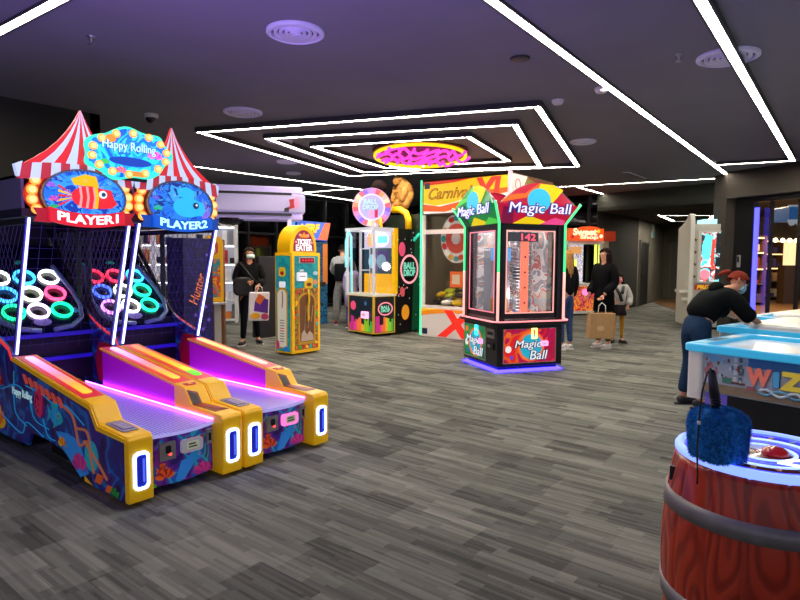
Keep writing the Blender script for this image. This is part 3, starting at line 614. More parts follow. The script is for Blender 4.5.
    TR = mat('tent_red', '#e0202c', .4, 0, .75); TW = mat('tent_white', '#c4d4f4', .4, 0, .8); TD = mat('tent_shade_red', '#d03040', .4, 0, .5)
    hw = lambda z: [(.0, 2.545), (.05, 2.45), (.10, 2.375), (.16, 2.30), (.24, 2.22), (.325, 2.155), (.405, 2.10)][z]
    NS = 9
    for i in range(NS):
        s0, s1 = -1+2*i/NS, -1+2*(i+1)/NS
        for z in range(6):
            (wa, za), (wb, zb) = hw(z), hw(z+1); ca, cb = ax_*(1-wa/.405), ax_*(1-wb/.405)
            pts = [(s0*wb+cb, zb), (s1*wb+cb, zb), (s1*wa+ca, za), (s0*wa+ca, za)] if wa else [(s0*wb+cb, zb), (s1*wb+cb, zb), (ax_, za)]
            k.poly(FM, pts, 0, .03, TR if i % 2 == 0 else TW)
    k.build('tent_roof', t)
    k = MB(); NV = 13
    for i in range(NV):
        s0, s1 = -1+2*i/NV, -1+2*(i+1)/NV; top = lambda s_: 2.105+.035*(1-s_*s_); bot = lambda s_: 2.02+.02*(1-s_*s_); dx = .41; db = .43
        k.poly(FM, [(s0*db, bot(s0)-.02), (s1*db, bot(s1)-.02), (s1*dx, top(s1)), (s0*dx, top(s0))], .0, .055, TD if i % 2 == 0 else TW)
    for sx in (-1, 1): k.poly(FM, [(sx*.405, 2.12), (sx*.455, 2.095), (sx*.44, 2.02), (sx*.425, 2.01)] if sx == 1 else [(-.425, 2.01), (-.44, 2.02), (-.455, 2.095), (-.405, 2.12)], .0, .05, TW)
    k.build('tent_valance', t); FM = F0
    CHM = mat('cheek_red', '#e8401c', .4, 0, .6) if 1 else None
    k = MB(); k.poly(FM, ell(0, 1.90, .385, .20, 40), -.03, .02, CHM); o = k.build('bulb_panel', t)
    for sx in (-1, 1):
        for x_, z_ in ((.322, 2.0), (.345, 1.93), (.345, 1.862), (.318, 1.795)):
            k = MB(); k.poly(FM, ell(sx*x_, z_, .036, .036, 18), .02, .035, glow('warm_bulb', '#ffa838', 1.15)); k.poly(FM, ell(sx*x_, z_, .024, .024, 14), .035, .042, glow('warm_bulb_core', '#ffd080', 1.25)); k.build('bulb', o)
    k = MB(); k.poly(FM, ell(0, 1.90, .305, .205, 44), .0, .07, BLACK); k.ring(FM, ell(0, 1.90, .305, .205, 44), ell(0, 1.90, .29, .19, 44), .07, .085, mat('rim_silver', '#8a90a8', .25, .8)); o = k.build('oval_frame', t)
    oc = ['#1446b8', '#1c6ad8', '#2f90e8', '#1038a0', '#4ab0f0'] if mode == 1 else ['#0e3ca8', '#1a5cc8', '#2878d8', '#0c2a80', '#3a98e0']
    k = MB(); k.poly(FM, ell(0, 1.90, .29, .19, 44), .07, .075, art('oval_sea_%d' % mode, oc, 9, .95, .3, mode)); o = k.build('oval_picture', t)
    Fd = Fm(FM.p(0, 0, .075), FM.U, FM.V); k = MB()
    G = lambda n, c, e=.9: mat(n, c, .4, 0, e)
    if mode == 1:
        YF = G('fish_yellow', '#e8b800'); RF = G('fish_red', '#e0202c'); PF = G('fish_pink', '#f0a090')
        for j in range(5): k.poly(Fd, [(-.06, 1.90), (-.19+.0*j, 1.98-j*.035), (-.19, 1.96-j*.035)], 0, .003, YF if j % 2 else RF)
        k.poly(Fd, [(-.08, 1.985), (-.10, 2.03), (.0, 2.07), (.08, 2.06), (.10, 1.98)], 0, .003, YF); k.poly(Fd, ell(.03, 1.90, .13, .085, 28), 0, .005, RF)
        k.poly(Fd, [(.10, 1.975), (.19, 1.965), (.21, 1.90), (.235, 1.865), (.19, 1.83), (.10, 1.82)], 0, .006, RF)
        for j, x_ in enumerate((-.05, .0, .05)): k.poly(Fd, [(x_, 1.978), (x_+.018, 1.98), (x_+.026, 1.9), (x_+.014, 1.82), (x_-.004, 1.822), (x_+.01, 1.9)], 0, .007, PF)
        k.poly(Fd, [(.062, 1.98), (.085, 1.98), (.095, 1.9), (.083, 1.82), (.06, 1.82), (.072, 1.9)], 0, .008, YF); k.poly(Fd, ell(.125, 1.93, .03, .03, 16), 0, .009, G('eye_white', '#e8f4f8')); k.poly(Fd, ell(.128, 1.93, .016, .016, 12), 0, .011, G('eye_dark', '#0a5a68', .3))
        coral(k, Fd, -.22, 1.86, .04, G('print_violet', '#8a3ac8'), G('print_rose', '#e05a8a')); coral(k, Fd, -.24, 1.96, .035, G('print_violet', '#8a3ac8'), G('print_lav', '#a86ae0')); k.poly(Fd, ell(-.22, 1.82, .03, .012, 12), 0, .004, G('print_green', '#28b050'))
    else:
        CF = G('fish_cyan', '#25b8f0'); CB = G('fish_blue', '#1478d0')
        for j in range(5): k.poly(Fd, [(-.02, 1.90), (-.16, 1.98-j*.035), (-.15, 1.96-j*.035)], 0, .003, CB)
        k.poly(Fd, [(-.02, 1.97), (-.04, 2.03), (.05, 2.06), (.12, 2.03), (.12, 1.96)], 0, .003, CF); k.poly(Fd, ell(.06, 1.885, .135, .085, 28), 0, .005, CF); k.poly(Fd, [(.14, 1.95), (.21, 1.93), (.225, 1.87), (.2, 1.82), (.13, 1.82)], 0, .006, CF)
        k.poly(Fd, ell(.135, 1.905, .028, .028, 16), 0, .008, G('eye_blue', '#0a2a6a', .3)); k.poly(Fd, ell(.14, 1.91, .010, .010, 10), 0, .010, G('eye_white', '#e8f4f8')); coral(k, Fd, -.21, 1.85, .045, G('print_teal', '#2ab0c0'), G('print_green', '#28b050')); coral(k, Fd, -.23, 1.93, .04, G('print_violet', '#8a3ac8'), CB)
        for j in range(4): k.poly(Fd, [(.2+.02*j, 1.80), (.205+.02*j, 1.98-.02*j), (.21+.02*j, 1.80)], 0, .004, G('print_lav', '#a86ae0', .5))
    for j in range(9): k.ring(Fd, ell(-.24+.06*j, 1.96+.05*math.sin(j*2.1)+.02, .012, .012, 10), ell(-.24+.06*j, 1.96+.05*math.sin(j*2.1)+.02, .009, .009, 10), 0, .003, G('bubble_print', '#9ad0ff', .6))
    k.build('fish_artwork', o)
    # ribbon
    bc = ('#d8182c', '#e83848') if mode == 1 else ('#0a5ac8', '#18a0f0'); k = MB()
    arc = lambda x_: 1.765-.045*(1-(x_/.3)**2)
    top = [(-.27+.54*i/12, arc(-.27+.54*i/12)+.055) for i in range(13)]; bot = [(-.27+.54*i/12, arc(-.27+.54*i/12)-.045) for i in range(13)]
    RBM = mat('ribbon_%d' % mode, bc[0], .4, 0, .8); RB2_ = mat('ribbon_end_%d' % mode, bc[0], .4, 0, .3)
    for i in range(12): k.poly(Fd, [bot[i], bot[i+1], top[i+1], top[i]], .02, .045, RBM)
    for sx in (-1, 1):
        pp = [(sx*.25, 1.80), (sx*.36, 1.80), (sx*.335, 1.755), (sx*.36, 1.705), (sx*.25, 1.70)]
        k.poly(Fd, pp if sx == -1 else pp[::-1], .0, .02, RB2_)
    o = k.build('name_ribbon', t)
    text('lettering', 'PLAYER1' if mode == 1 else 'PLAYER2', Fd, 0, 1.725+.005, .43, .062, glow('white_letters' if mode == 1 else 'ice_letters', '#fff4ee' if mode == 1 else '#a8f4ff', 1.6), o, .045, .006, warp=lambda x_, y_: (x_, y_+.045*(x_/.3)**2), bold=.02)
    return t
game(2.012, 'ball rolling game with red ribbon sign and orange fish picture', 1)
game(2.818, 'ball rolling game with blue ribbon sign and blue fish picture', 2)
# cloud shaped sign across the two games
t = thing('marquee_sign', 'cloud shaped blue sign ringed with bulbs between the two striped tent tops', 'sign', (2.34, 4.58, 2.26)); F = FY(0, .06, 0)
cl = [((.345+.018*math.cos(7*a))*math.cos(a)*(1 if 1 else 0), (.205+.016*math.cos(7*a+1))*math.sin(a)+.03*math.cos(a+.3)) for a in [2*PI*i/64 for i in range(64)]]
cl2 = [(x*.93, y*.91) for x, y in cl]
k = MB(); k.poly(F, cl, 0, .03, mat('sign_rim', '#30d8b0', .4, 0, 1.3)); k.build('rim_light', t)
k = MB(); k.poly(F, cl2, .03, .04, art('sign_sea', ['#0a58d0', '#129ae8', '#28c8f0', '#0c70e0', '#40b8ff'], 6, 1.1, .3, 3)); o = k.build('sign_face', t)
Fd = Fm(F.p(0, 0, .04), F.U, F.V); k = MB(); coral(k, Fd, .20, -.01, .07, mat('sign_pink', '#e83cc0', .4, 0, .9), mat('sign_rose', '#f070d0', .4, 0, .9)); k.poly(Fd, ell(-.15, .10, .04, .03, 14), 0, .004, mat('sign_orange', '#f09030', .4, 0, .9)); k.poly(Fd, ell(0, -.06, .17, .035, 24), 0, .003, mat('sign_deep', '#0848c0', .4, 0, .6))
coral(k, Fd, -.08, -.15, .05, mat('sign_pink'), mat('sign_orange')); k.poly(Fd, [(-.03, -.17), (.1, -.17), (.08, -.13), (-.02, -.13)], 0, .006, mat('sign_orange')); k.poly(Fd, ell(-.2, -.08, .035, .02, 12), 0, .004, mat('sign_green', '#40d060', .4, 0, .8)); k.build('sign_artwork', o)
text('lettering', 'Happy Rolling', Fd, -.01, .045, .42, .085, glow('sign_letters', '#b8ecff', 1.3), o, .004, .01, outline=(mat('sign_navy', '#1a3a90', .4, 0, .3), .03))
for i in range(14):
    a = 2*PI*(i+.35)/14; k = MB(); x, y = .30*math.cos(a), .165*math.sin(a)+.025*math.cos(a+.3); k.poly(Fd, ell(x, y, .03, .03, 18), 0, .014, MC['warm_bulb']); k.poly(Fd, ell(x, y, .02, .02, 14), .014, .02, MC['warm_bulb_core']); k.build('bulb', o)
k = MB(); k.box((-.15, .06, -.2), (.15, .10, -.12), DARK); k.build('bracket', t)
# ---------------------------------------------------------------- magic ball prize machine
def rainbow_art(name, c, e): return art(name, c, 3.0, e, .3, 2, dist=2.5)
RIM1 = glow('led_pink', '#ff9a90', 1.5); RIM2 = glow('led_green', '#58f0a0', 1.4)
t = thing('prize_machine', 'black square prize machine with flared rainbow signs and green light tubes', 'arcade game', (7.38, 3.96, 0), math.radians(-31.5))
S = .49
k = MB(); k.box((-S, -S, .07), (S, S, .62), BLACK); k.build('lower_cabinet', t, bevel=.01)
k = MB(); k.box((-S-.005, -S-.005, .0), (S+.005, S+.005, .022), glow('blue_underglow', '#2018ff', 26)); k.box((-S+.05, -S+.05, .03), (S-.05, S-.05, .07), DARK); k.build('base_light', t)
k = MB(); k.poly(FZ(), rrect(0, 0, 2*S+.16, 2*S+.16, .12), .62, .66, BLACK); o = k.build('ledge', t, bevel=.008)
k = MB(); P = rrect(0, 0, 2*S+.16, 2*S+.16, .12)
k.tube([(x, y, .668) for x, y in P], .011, glow('ledge_light', '#ff8a90', 1.6), 6, True); k.build('ledge_light', o)
faces = [(FY(0, -S, 0), 'Y', ['#d81430', '#e8202c', '#f05a20', '#c01050', '#b01040', '#e01838']), (FX(-S, 0, 0), 'X', ['#0a6a3a', '#10a050', '#108a48', '#0c7a40', '#0a5a30', '#20c070']), (FXp(S, 0, 0), 'P', ['#0a6a3a', '#10a050', '#108a48', '#e8d020']), (Fm((0, S, 0), (-1, 0, 0), (0, 0, 1)), 'B', ['#d81430', '#e8202c', '#f05a20', '#c01050'])]
for fi, (F, nm, cc) in enumerate(faces):
    lx0, lx1 = ((-.40, .38) if nm == 'Y' else (-.45, .18))
    A = art('lower_print_'+nm, cc, 2.5, .55, .3, fi)
    k = MB(); k.poly(F, rect(lx0, .12, lx1, .56), 0, .006, A); k.ring(F, rect(lx0-.008, .112, lx1+.008, .568), rect(lx0, .12, lx1, .56), 0, .012, mat('steel_trim', '#c8b8b8', .3, .6)); o = k.build('lower_print', t)
    if fi > 1: continue
    cx = (lx0+lx1)/2
    k = MB(); k.ring(F, ell(cx+.02, .33, .20, .20, 32), ell(cx+.02, .33, .165, .165, 32), .006, .009, mat('orange_ring', '#f07038', .4, 0, .8)); k.poly(F, ell(cx+.02, .33, .165, .165, 32), .006, .008, mat('aqua_disc', '#20a8c8', .4, 0, .8)); k.poly(F, ell(lx0+.07, .49, .04, .04, 16), .006, .01, mat('orange_ball', '#e86a28', .4, 0, .8)); k.poly(F, ell(lx0+.07, .30, .045, .045, 16), .006, .01, mat('white_ball', '#e8e0dc', .4, 0, .9)); k.poly(F, star(lx0+.12, .19, .035, .015), .006, .01, mat('blue_star', '#2a4ae0', .4, 0, .8))
    k.build('ball_artwork', o)
    LW = mat('silver_letters', '#dfe6f2', .4, 0, .9)
    text('lettering', 'Magic', F, cx-.03, .35, .40, .13, LW, o, .012, .01, .2, outline=(mat('letter_edge', '#4a2048', .4), .05)); text('lettering', 'Ball', F, cx+.13, .215, .27, .12, LW, o, .012, .01, .2, outline=(mat('letter_edge'), .05))
    k = MB(); cc_ = '#fff27a' if fi == 0 else '#30d8ff'; k.ring(F, rect(cx+.02, .43, cx+.10, .57), rect(cx+.04, .45, cx+.08, .55), .01, .02, glow('button_light_'+nm, cc_, 3)); k.build('lit_slot', t)
    k = MB(); k.poly(F, rrect(cx+.21, .365, .11, .07, .015), .02, .035, glow('reader_pink', '#ff9ad8', 1.6)); k.poly(F, rect(cx+.18, .355, cx+.24, .375), .035, .038, mat('reader_text', '#f8e8f0')); k.build('card_reader', t)
    if nm == 'X':
        k = MB(); k.poly(F, rrect(.33, .50, .20, .12, .01), 0, .02, CHROME); k.poly(F, rect(.26, .48, .40, .52), .02, .024, DARK); k.poly(F, rrect(.33, .33, .17, .09, .01), 0, .02, DARK); k.poly(F, rect(.27, .31, .34, .35), .02, .024, CHROME); k.build('coin_mechanism', t)
# window frames, glass, corner tubes
for fi, (F, nm, cc) in enumerate(faces):
    k = MB(); H0, H1 = .66, 1.93
    k.ring(F, rect(-S, H0, S, H1), rect(-.36, .78, .34, 1.83), -.05, -.02, BLACK); k.build('window_frame', t)
    k = MB(); k.ring(F, rect(-.375, .765, .355, 1.845), rect(-.36, .78, .34, 1.83), -.02, -.012, glow('window_led_'+nm, '#ffb0a8' if nm != 'X' else '#ff8aa0', .9)); k.build('window_light', t)
    k = MB(); k.poly(F, rect(-.36, .78, .34, 1.83), -.045, -.04, glass('clear_pane')); k.build('glass_pane', t)
    # flared sign
    b0, b1 = 1.93, 2.17; fl_ = .13
    def fp(u, z):   # point on the outward leaning sign
        d = fl_*max(0, min(1, (z-b0)/(b1-b0))); return F.p(u, z, d)
    top = [(S+.13)*math.cos(a) for a in [PI*i/16 for i in range(17)]]
    k = MB(); m = mat('sign_ground_'+('r' if nm in 'YB' else 'g'), '#c01038' if nm in 'YB' else '#0a8440', .3, 0, .8)
    n = 16; lo = [(-S+2*S*i/n, b0) for i in range(n+1)]; mid = [(-(S+.13)+2*(S+.13)*i/n, b1) for i in range(n+1)]; hi = [(-(S+.13)*.86+2*(S+.13)*.86*i/n, b1+.27*math.sin(PI*i/n)**.8) for i in range(n+1)]
    for i in range(n):
        k.quad([fp(*lo[i]), fp(*lo[i+1]), fp(*mid[i+1]), fp(*mid[i])], m); k.quad([fp(*mid[i]), fp(*mid[i+1]), F.p(hi[i+1][0], max(b1, hi[i+1][1]), fl_-.02), F.p(hi[i][0], max(b1, hi[i][1]), fl_-.02)], m)
        k.quad([F.p(hi[i][0], max(b1, hi[i][1]), fl_-.02), F.p(hi[i+1][0], max(b1, hi[i+1][1]), fl_-.02), F.p(hi[i+1][0], max(b1, hi[i+1][1]), fl_-.06), F.p(hi[i][0], max(b1, hi[i][1]), fl_-.06)], BLACK)
    o = k.build('sign', t, recalc=False)
    FS_ = Fm(F.p(0, b0, 0), F.U, (F.V*(b1-b0)+F.N*fl_))
    if fi < 2:
        k = MB(); Fq = Fm(F.p(0, 0, fl_), F.U, F.V); c1_, c2_, c3_ = (('sg_yellow', '#f0d010'), ('sg_orange', '#f06a20'), ('sg_maroon', '#8a1048')) if fi == 0 else (('sg_yellow', '#f0d010'), ('sg_lime', '#50c848'), ('sg_pine', '#064a2c'))
        k.poly(Fq, [(-.1, 2.19), (.02, 2.43), (.22, 2.42), (.36, 2.36), (.25, 2.24), (.2, 2.19)], 0, .004, mat(c1_[0], c1_[1], .4, 0, .85)); k.poly(Fq, [(-.55, 2.19), (-.4, 2.28), (-.2, 2.30), (-.05, 2.40), (.02, 2.44), (-.02, 2.36), (-.18, 2.25), (-.35, 2.22), (-.5, 2.19)], .0, .005, mat(c2_[0], c2_[1], .4, 0, .85)); k.poly(FS_, [(-.48, .0), (-.5, .24), (-.34, .2), (-.3, .0)], .004, .006, mat(c3_[0], c3_[1], .4, 0, .6)); k.poly(FS_, [(-.3, .0), (-.1, .12), (.2, .03), (.4, .06), (.42, .0)], .004, .007, mat(c1_[0], '', 0)); k.poly(FS_, [(.1, .0), (.3, .10), (.46, .06), (.46, .0)], .004, .008, mat('sg_pink' if fi == 0 else c2_[0], '#f04a90', .4, 0, .8))
        k.poly(Fq, ell(.0, 2.22, .17, .15, 28), .005, .009, mat('sign_aqua', '#38c0e8', .4, 0, .8)); k.build('sign_disc', o)
        text('lettering', 'Magic Ball', Fq, .02, 2.10, .92, .17, mat('sign_silver', '#e4e4ff', .4, 0, .95), o, .012, .012, .15, outline=(mat('sign_violet', '#3a2a90', .4, 0, .5), .06))
for sx, sy in ((-1, -1), (1, -1), (-1, 1), (1, 1)):
    k = MB(); gm_ = glow('corner_green', '#50e890', 1.3); k.tube([(sx*(S+.14), sy*(S+.14), 2.19), (sx*(S+.005), sy*(S+.005), 1.93), (sx*(S+.005), sy*(S+.005), 1.3)], .018, gm_, 8); k.tube([(sx*(S+.005), sy*(S+.005), 1.3), (sx*(S+.005), sy*(S+.005), .67)], .018, glow('corner_pink', '#ffa8a0', 1.5), 8); k.build('corner_light', t)
    k = MB(); k.box((sx*S, sy*S, .66), (sx*(S-.1), sy*(S-.1), 1.93), BLACK); k.build('corner_post', t)
k = MB(); k.box((-S, -S, 1.9), (S, S, 1.96), BLACK); k.build('roof_panel', t); k = MB(); k.box((-S+.02, -S+.02, .655), (S-.02, S-.02, .70), mat('deck_white', '#d8d0d0', .4)); k.build('prize_deck', t)
F = FY(0, -S+.06, 0); k = MB(); k.poly(F, rect(-.34, 1.70, .12, 1.82), 0, .01, mat('display_black', '#160406', .2)); o = k.build('number_display', t)
text('digits', '142', F, -.03, 1.76, .21, .085, glow('red_digits', '#ff4058', 2.5), o, .012, .004)
k = MB(); k.poly(F, rect(-.13, .74, -.03, 1.70), -.02, .02, glow('salmon_column', '#ff7a60', 1.0)); [k.poly(F, ell(-.08, z, .014, .014, 10), .02, .026, BLACK) for z in (.9, 1.1, 1.3, 1.5)]; k.build('light_column', t)
k = MB(); k.box((.34, -.3, .7), (.36, .36, 1.88), art('inner_collage', ['#f0e4e0', '#d8b0a0', '#a8a8b0', '#f8f4f0', '#e06a60', '#c8c0b8'], 3.5, .22, .4, 4)); k.box((-.36, .34, .7), (.36, .36, 1.88), MC['inner_collage']); k.build('inner_wall', t)  # collage emission added to brighten the inside of the machine
k = MB(); k.box((-S+.10, -.1, .7), (-.10, .1, 1.62), mat('inner_mirror', '#c0c8d8', .25, .3)); k.box((-S+.1, -.12, 1.45), (-.1, -.1, 1.62), glow('inner_blue', '#58b0ff', .9)); k.box((-S+.1, -.13, .72), (-.14, -.11, .95), mat('inner_yellow', '#d8a030')); k.build('inner_panel', t)
k = MB()
for zz in [.75+.045*j for j in range(22)]: k.tube([(.12+.16*math.cos(a), .02+.16*math.sin(a), zz+.045*(a/(2*PI))) for a in [2*PI*i/16 for i in range(17)]], .008, CHROME, 5)
k.tube([(.12, .02, .70), (.12, .02, 1.9)], .03, CHROME, 10)
for a in (0, 1.57, 3.14, 4.71): k.tube([(.12+.17*math.cos(a), .02+.17*math.sin(a), .7), (.12+.17*math.cos(a), .02+.17*math.sin(a), 1.88)], .009, CHROME, 6)
k.build('ball_spiral', t)
k = MB(); k.lathe((.14, -.05, 1.66), [(0, -.02), (.1, 0), (.13, .05), (.1, .1), (.0, .12)], WHITE, 20); k.lathe((.12, .02, 1.18), [(0, 0), (.09, .02), (.1, .12), (.07, .18), (0, .2)], DARK, 18); k.build('mechanism', t)
k = MB(); [k.ball((-.3+.11*i+.03*j, -.3+.1*j, .74), .045, [mat('ball_blue', '#2a6ad0', .3), mat('ball_yellow', '#e8b020', .3), mat('ball_red', '#d83040', .3)][(i+j) % 3], 10, 8) for i in range(5) for j in range(2)]; o = k.build('prize_balls', t); o['kind'] = 'stuff'
t_l = lamp('machine_lamp', 'POINT', (7.38, 3.96, 1.85), 11, (1, .93, .9), .12)

# ---------------------------------------------------------------- tall XL prize machine
lamp('machine_lamp', 'POINT', (7.25, 3.85, 1.0), 3, (1, .93, .9), .1)
t = thing('crane_machine', 'tall white framed prize crane with orange sign, numbered wheel and bags inside', 'arcade game', (9.1, 5.9, 0)); X0, Y0, Y1, ZT = 0, -.95, .93, 2.95; DP = 1.7
WF = mat('cream_frame', '#e8dcd4', .35, 0, .12)
F = FX(0, 0, 0)      # across = -y
k = MB(); FR = .06
k.ring(F, rect(-Y1, 0, -Y0, ZT), rect(-Y1+FR, .60, -Y0-FR, 2.30), -.06, 0, WF); k.poly(F, rect(-Y1, 1.94, -Y0, 2.02), -.05, .005, WF); k.build('front_frame', t)
k = MB(); k.box((0.02, Y0+.02, 0), (DP, Y1-.02, .55), mat('xl_body', '#8a2c24', .5)); k.box((DP-.05, Y0, .55), (DP, Y1, ZT), mat('xl_back', '#4a4238', .5)); k.box((.0, Y0, 2.3), (DP, Y1, ZT-.0), mat('xl_top', '#5a3c20', .5)); k.box((.02, Y1-.04, .5), (DP, Y1, 2.3), mat('xl_side_wall', '#6a6250', .4)); k.build('cabinet', t)
k = MB(); k.poly(F, rect(-Y1+.02, .02, -Y0-.02, .56), 0, .008, mat('xl_cream_print', '#ecdcd0', .4, 0, .35)); sw = [(-.93+1.88*i/20, .36+.14*math.sin(i/20*2.6+.4)) for i in range(21)]
k.poly(F, [(-.91, .54)]+[(max(-.91, x), min(.54, y-.02)) for x, y in sw][:14]+[(.3, .54)], .008, .014, mat('xl_orange', '#f08a20', .4, 0, .6)); k.poly(F, [(-.91, .54)]+[(max(-.91, x), min(.54, y+.06)) for x, y in sw][:9]+[(-.1, .54)], .014, .018, mat('xl_yellow', '#f8c020', .4, 0, .6)); k.poly(F, rect(-.88, .05, -.76, .16), .014, .018, mat('xl_navy', '#1a2a4a')); o = k.build('lower_print', t)
text('lettering', 'XL', F, .05, .28, .95, .44, mat('xl_red', '#e82c20', .4, 0, .8), o, .02, .01, .2, outline=(mat('xl_pale', '#f8e8e0', .4, 0, .6), .05), bold=.05)
k = MB(); k.poly(F, rect(-Y1+.05, 2.32, -Y0-.05, ZT-.04), 0, .01, mat('xl_sign_ground', '#f0e6d8', .4, 0, .8))
k.poly(F, [(-.88, 2.91), (.9, 2.91), (.9, 2.66), (.3, 2.62), (-.2, 2.5), (-.6, 2.46), (-.88, 2.52)], .01, .014, mat('xl_sign_yellow', '#e8c010', .4, 0, .85)); k.poly(F, [(-.88, 2.91), (.2, 2.91), (-.2, 2.86), (-.88, 2.84)], .014, .017, mat('xl_sign_red', '#d83018', .4, 0, .8)); k.poly(F, [(-.88, 2.50), (-.5, 2.44), (0, 2.52), (.5, 2.68), (.9, 2.70), (.9, 2.62), (.4, 2.55), (0, 2.40), (-.4, 2.34), (-.88, 2.37)], .014, .018, mat('xl_sign_orange', '#f05a18', .4, 0, .85)); k.poly(F, rect(-.85, 2.78, -.73, 2.89), .017, .022, mat('xl_navy')); o = k.build('sign', t)
text('lettering', 'Carnival', F, -.28, 2.68, .95, .2, mat('xl_gold', '#d89018', .4, 0, .6), o, .02, .006, .4, outline=(mat('xl_brown', '#5a2a10'), .02)); text('lettering', 'XL', F, .55, 2.66, .58, .42, mat('xl_red2', '#e83a28', .4, 0, .85), o, .02, .01, .2, outline=(mat('xl_pale'), .045), bold=.05)
k = MB(); k.tube([F.p(-Y1-.0, .02, .01), F.p(-Y1-.0, ZT, .01)], .02, glow('green_edge_led', '#48e8a0', 1.6), 6); k.tube([F.p(-Y0, .6, .02), F.p(-Y0, ZT+.02, .02)], .035, glow('pink_edge_led', '#ff98a0', 1.2), 8); k.build('edge_light', t)
k = MB(); k.poly(F, rect(-Y1+FR, .60, -Y0-FR, 2.30), -.04, -.035, glass('clear_pane')); k.build('glass_pane', t)
k = MB(); k.poly(F, rect(.02, .6, .06, 2.3), -.02, .0, WF); k.build('door_stile', t)
w_ = thing('w', 'x', 'x'); bpy.data.objects.remove(w_)
k = MB(); Fw = Fm((.35, .33, 1.86), (0, -1, 0), (0, 0, 1)); k.poly(Fw, ell(0, 0, .36, .46, 40), 0, .05, mat('wheel_white', '#e8e0d8', .4, 0, .3)); o = k.build('prize_wheel', t)
k = MB(); wc = [mat('wheel_teal', '#2a9a90', .4, 0, .35), mat('wheel_red', '#d83838', .4, 0, .35), mat('wheel_cream', '#f0e8d8', .4, 0, .5), mat('wheel_gold', '#e0a030', .4, 0, .35)]
for i in range(16):
    a = 2*PI*i/16; k.poly(Fw, ell(.29*math.cos(a), .38*math.sin(a), .05, .065, 12, rot=a), .05, .07, wc[i % 4])
k.poly(Fw, ell(0, 0, .24, .28, 30), .05, .06, mat('wheel_inner', '#c0483a', .4, 0, .25)); k.poly(Fw, ell(0, 0, .1, .11, 20), .06, .08, WHITE); k.build('segments', o)
k = MB(); k.poly(Fw, rect(-.15, -.92, .12, -.62), 0, .03, mat('orange_tag', '#f06a28', .4, 0, .5)); k.poly(Fw, rect(-.1, -.86, .07, -.68), .03, .035, mat('tag_cream', '#f8d8b0', .4, 0, .4)); k.build('prize_tag', t)
rd = random.Random(5)
def pillow(k, c, s, m, rz, rx):
    M_ = Matrix.Rotation(rz, 3, 'Z')@Matrix.Rotation(rx, 3, 'X'); k.ball(c, s, m, 12, 8, M_)
BAGM = [mat('bag_yellow', '#e8c018', .4), mat('bag_white', '#ece8e0', .4), mat('bag_black', '#16161a', .4), mat('bag_lime', '#c8d830', .4)]
for i in range(28):
    k = MB(); lay = i//14; y = Y0+.24+((i % 14) % 7)*.235+rd.uniform(-.02, .02)+lay*.05; x = .24+((i % 14)//7)*.34+lay*.12; z = .655+lay*.135+.05*((i % 14)//7); y = min(y, Y1-.22); m = BAGM[i % 4]
    M_ = Matrix.Rotation(rd.uniform(-.5, .5), 3, 'Z')@Matrix.Rotation(rd.uniform(-.25, .25), 3, 'X'); k.ball((0, 0, 0), (.15, .10, .055), m, 12, 8, M_); k.ball(tuple(M_@Vector((0, 0, .02))), (.08, .055, .042), BAGM[(i+1) % 4], 10, 6, M_)
    o = k.build('snack_bag'); o.location = (9.1+x, 5.9+y, z); tag(o, 'yellow, black and white prize bag lying in the pile of the tall crane', 'prize bag', 'bags in the tall crane')
k = MB(); k.box((.05, Y0+.06, .50), (DP-.06, Y1-.05, .58), mat('xl_tray', '#c8b8a0', .5)); k.build('prize_tray', t)
k = MB(); F2 = FY(0, Y0, 0)
k.poly(F2, rect(0, 0, DP, 2.3), -.02, 0, mat('xl_side', '#8a7a60', .5)); k.poly(F2, [(0, 2.3), (.12, 2.3), (.55, ZT-.02), (0, ZT-.02)], 0, .03, mat('xl_corner', '#e8d8d0', .4, 0, .45)); k.ring(F2, ell(.2, 2.76, .1, .1, 20), ell(.2, 2.76, .08, .08, 20), .03, .035, mat('pink_circle', '#d86a80', .4, 0, .5)); k.poly(F2, [(.16, 2.34), (DP+.35, 2.34), (DP+.35, 2.86), (.58, ZT-.02)], 0, .02, mat('xl_olive', '#6e5a14', .4, 0, .22)); k.poly(F2, [(.58, 2.93), (DP+.35, 2.86), (DP+.35, 2.7), (1.2, 2.8)], .02, .03, mat('xl_dark_red', '#8a2a18', .4, 0, .3)); o = k.build('side_sign', t)
text('lettering', 'Carnival', F2, .98, 2.62, 1.0, .24, mat('purple_letters', '#6a48d8', .4, 0, .7), o, .03, .01, .5, bold=.02); text('lettering', 'XL', F2, 1.72, 2.64, .32, .42, mat('violet_letters', '#8a5af0', .4, 0, .9), o, .03, .01, .3, bold=.06)
lamp('crane_lamp', 'POINT', (9.55, 5.9, 2.2), 16, (1, .95, .88), .12); lamp('crane_lamp', 'POINT', (9.5, 5.5, 1.3), 5, (1, .95, .88), .1)

# ---------------------------------------------------------------- ball drop machine
t = thing('ball_drop_game', 'black space themed ball game with lit disc on top and white framed window', 'arcade game', (8.36, 7.36, 0))
FP = [(0, .02), (.14, .80), (.14, .82), (1.33, .82), (1.33, -.06), (.50, -.08)]     # footprint; front facets: 0-1 and 5-0
PLAN = FZ()
k = MB(); k.poly(PLAN, FP[::-1] if 0 else [FP[0], FP[5], FP[4], FP[3], FP[1]], .05, .76, BLACK); k.build('lower_cabinet', t)
k = MB(); k.poly(PLAN, [(-.03, .0), (.52, -.11), (.56, -.02), (.56, .86), (.12, .86)], .76, .80, mat('ledge_white', '#f4ecd8', .3, 0, .35)); k.build('ledge', t, bevel=.006)
k = MB(); [k.lathe((x, y, 0), [(0, 0), (.03, 0), (.03, .05), (0, .05)], DARK, 10) for x, y in ((.1, .1), (.45, .0), (1.2, .05), (1.2, .7), (.25, .7))]; k.build('foot', t)
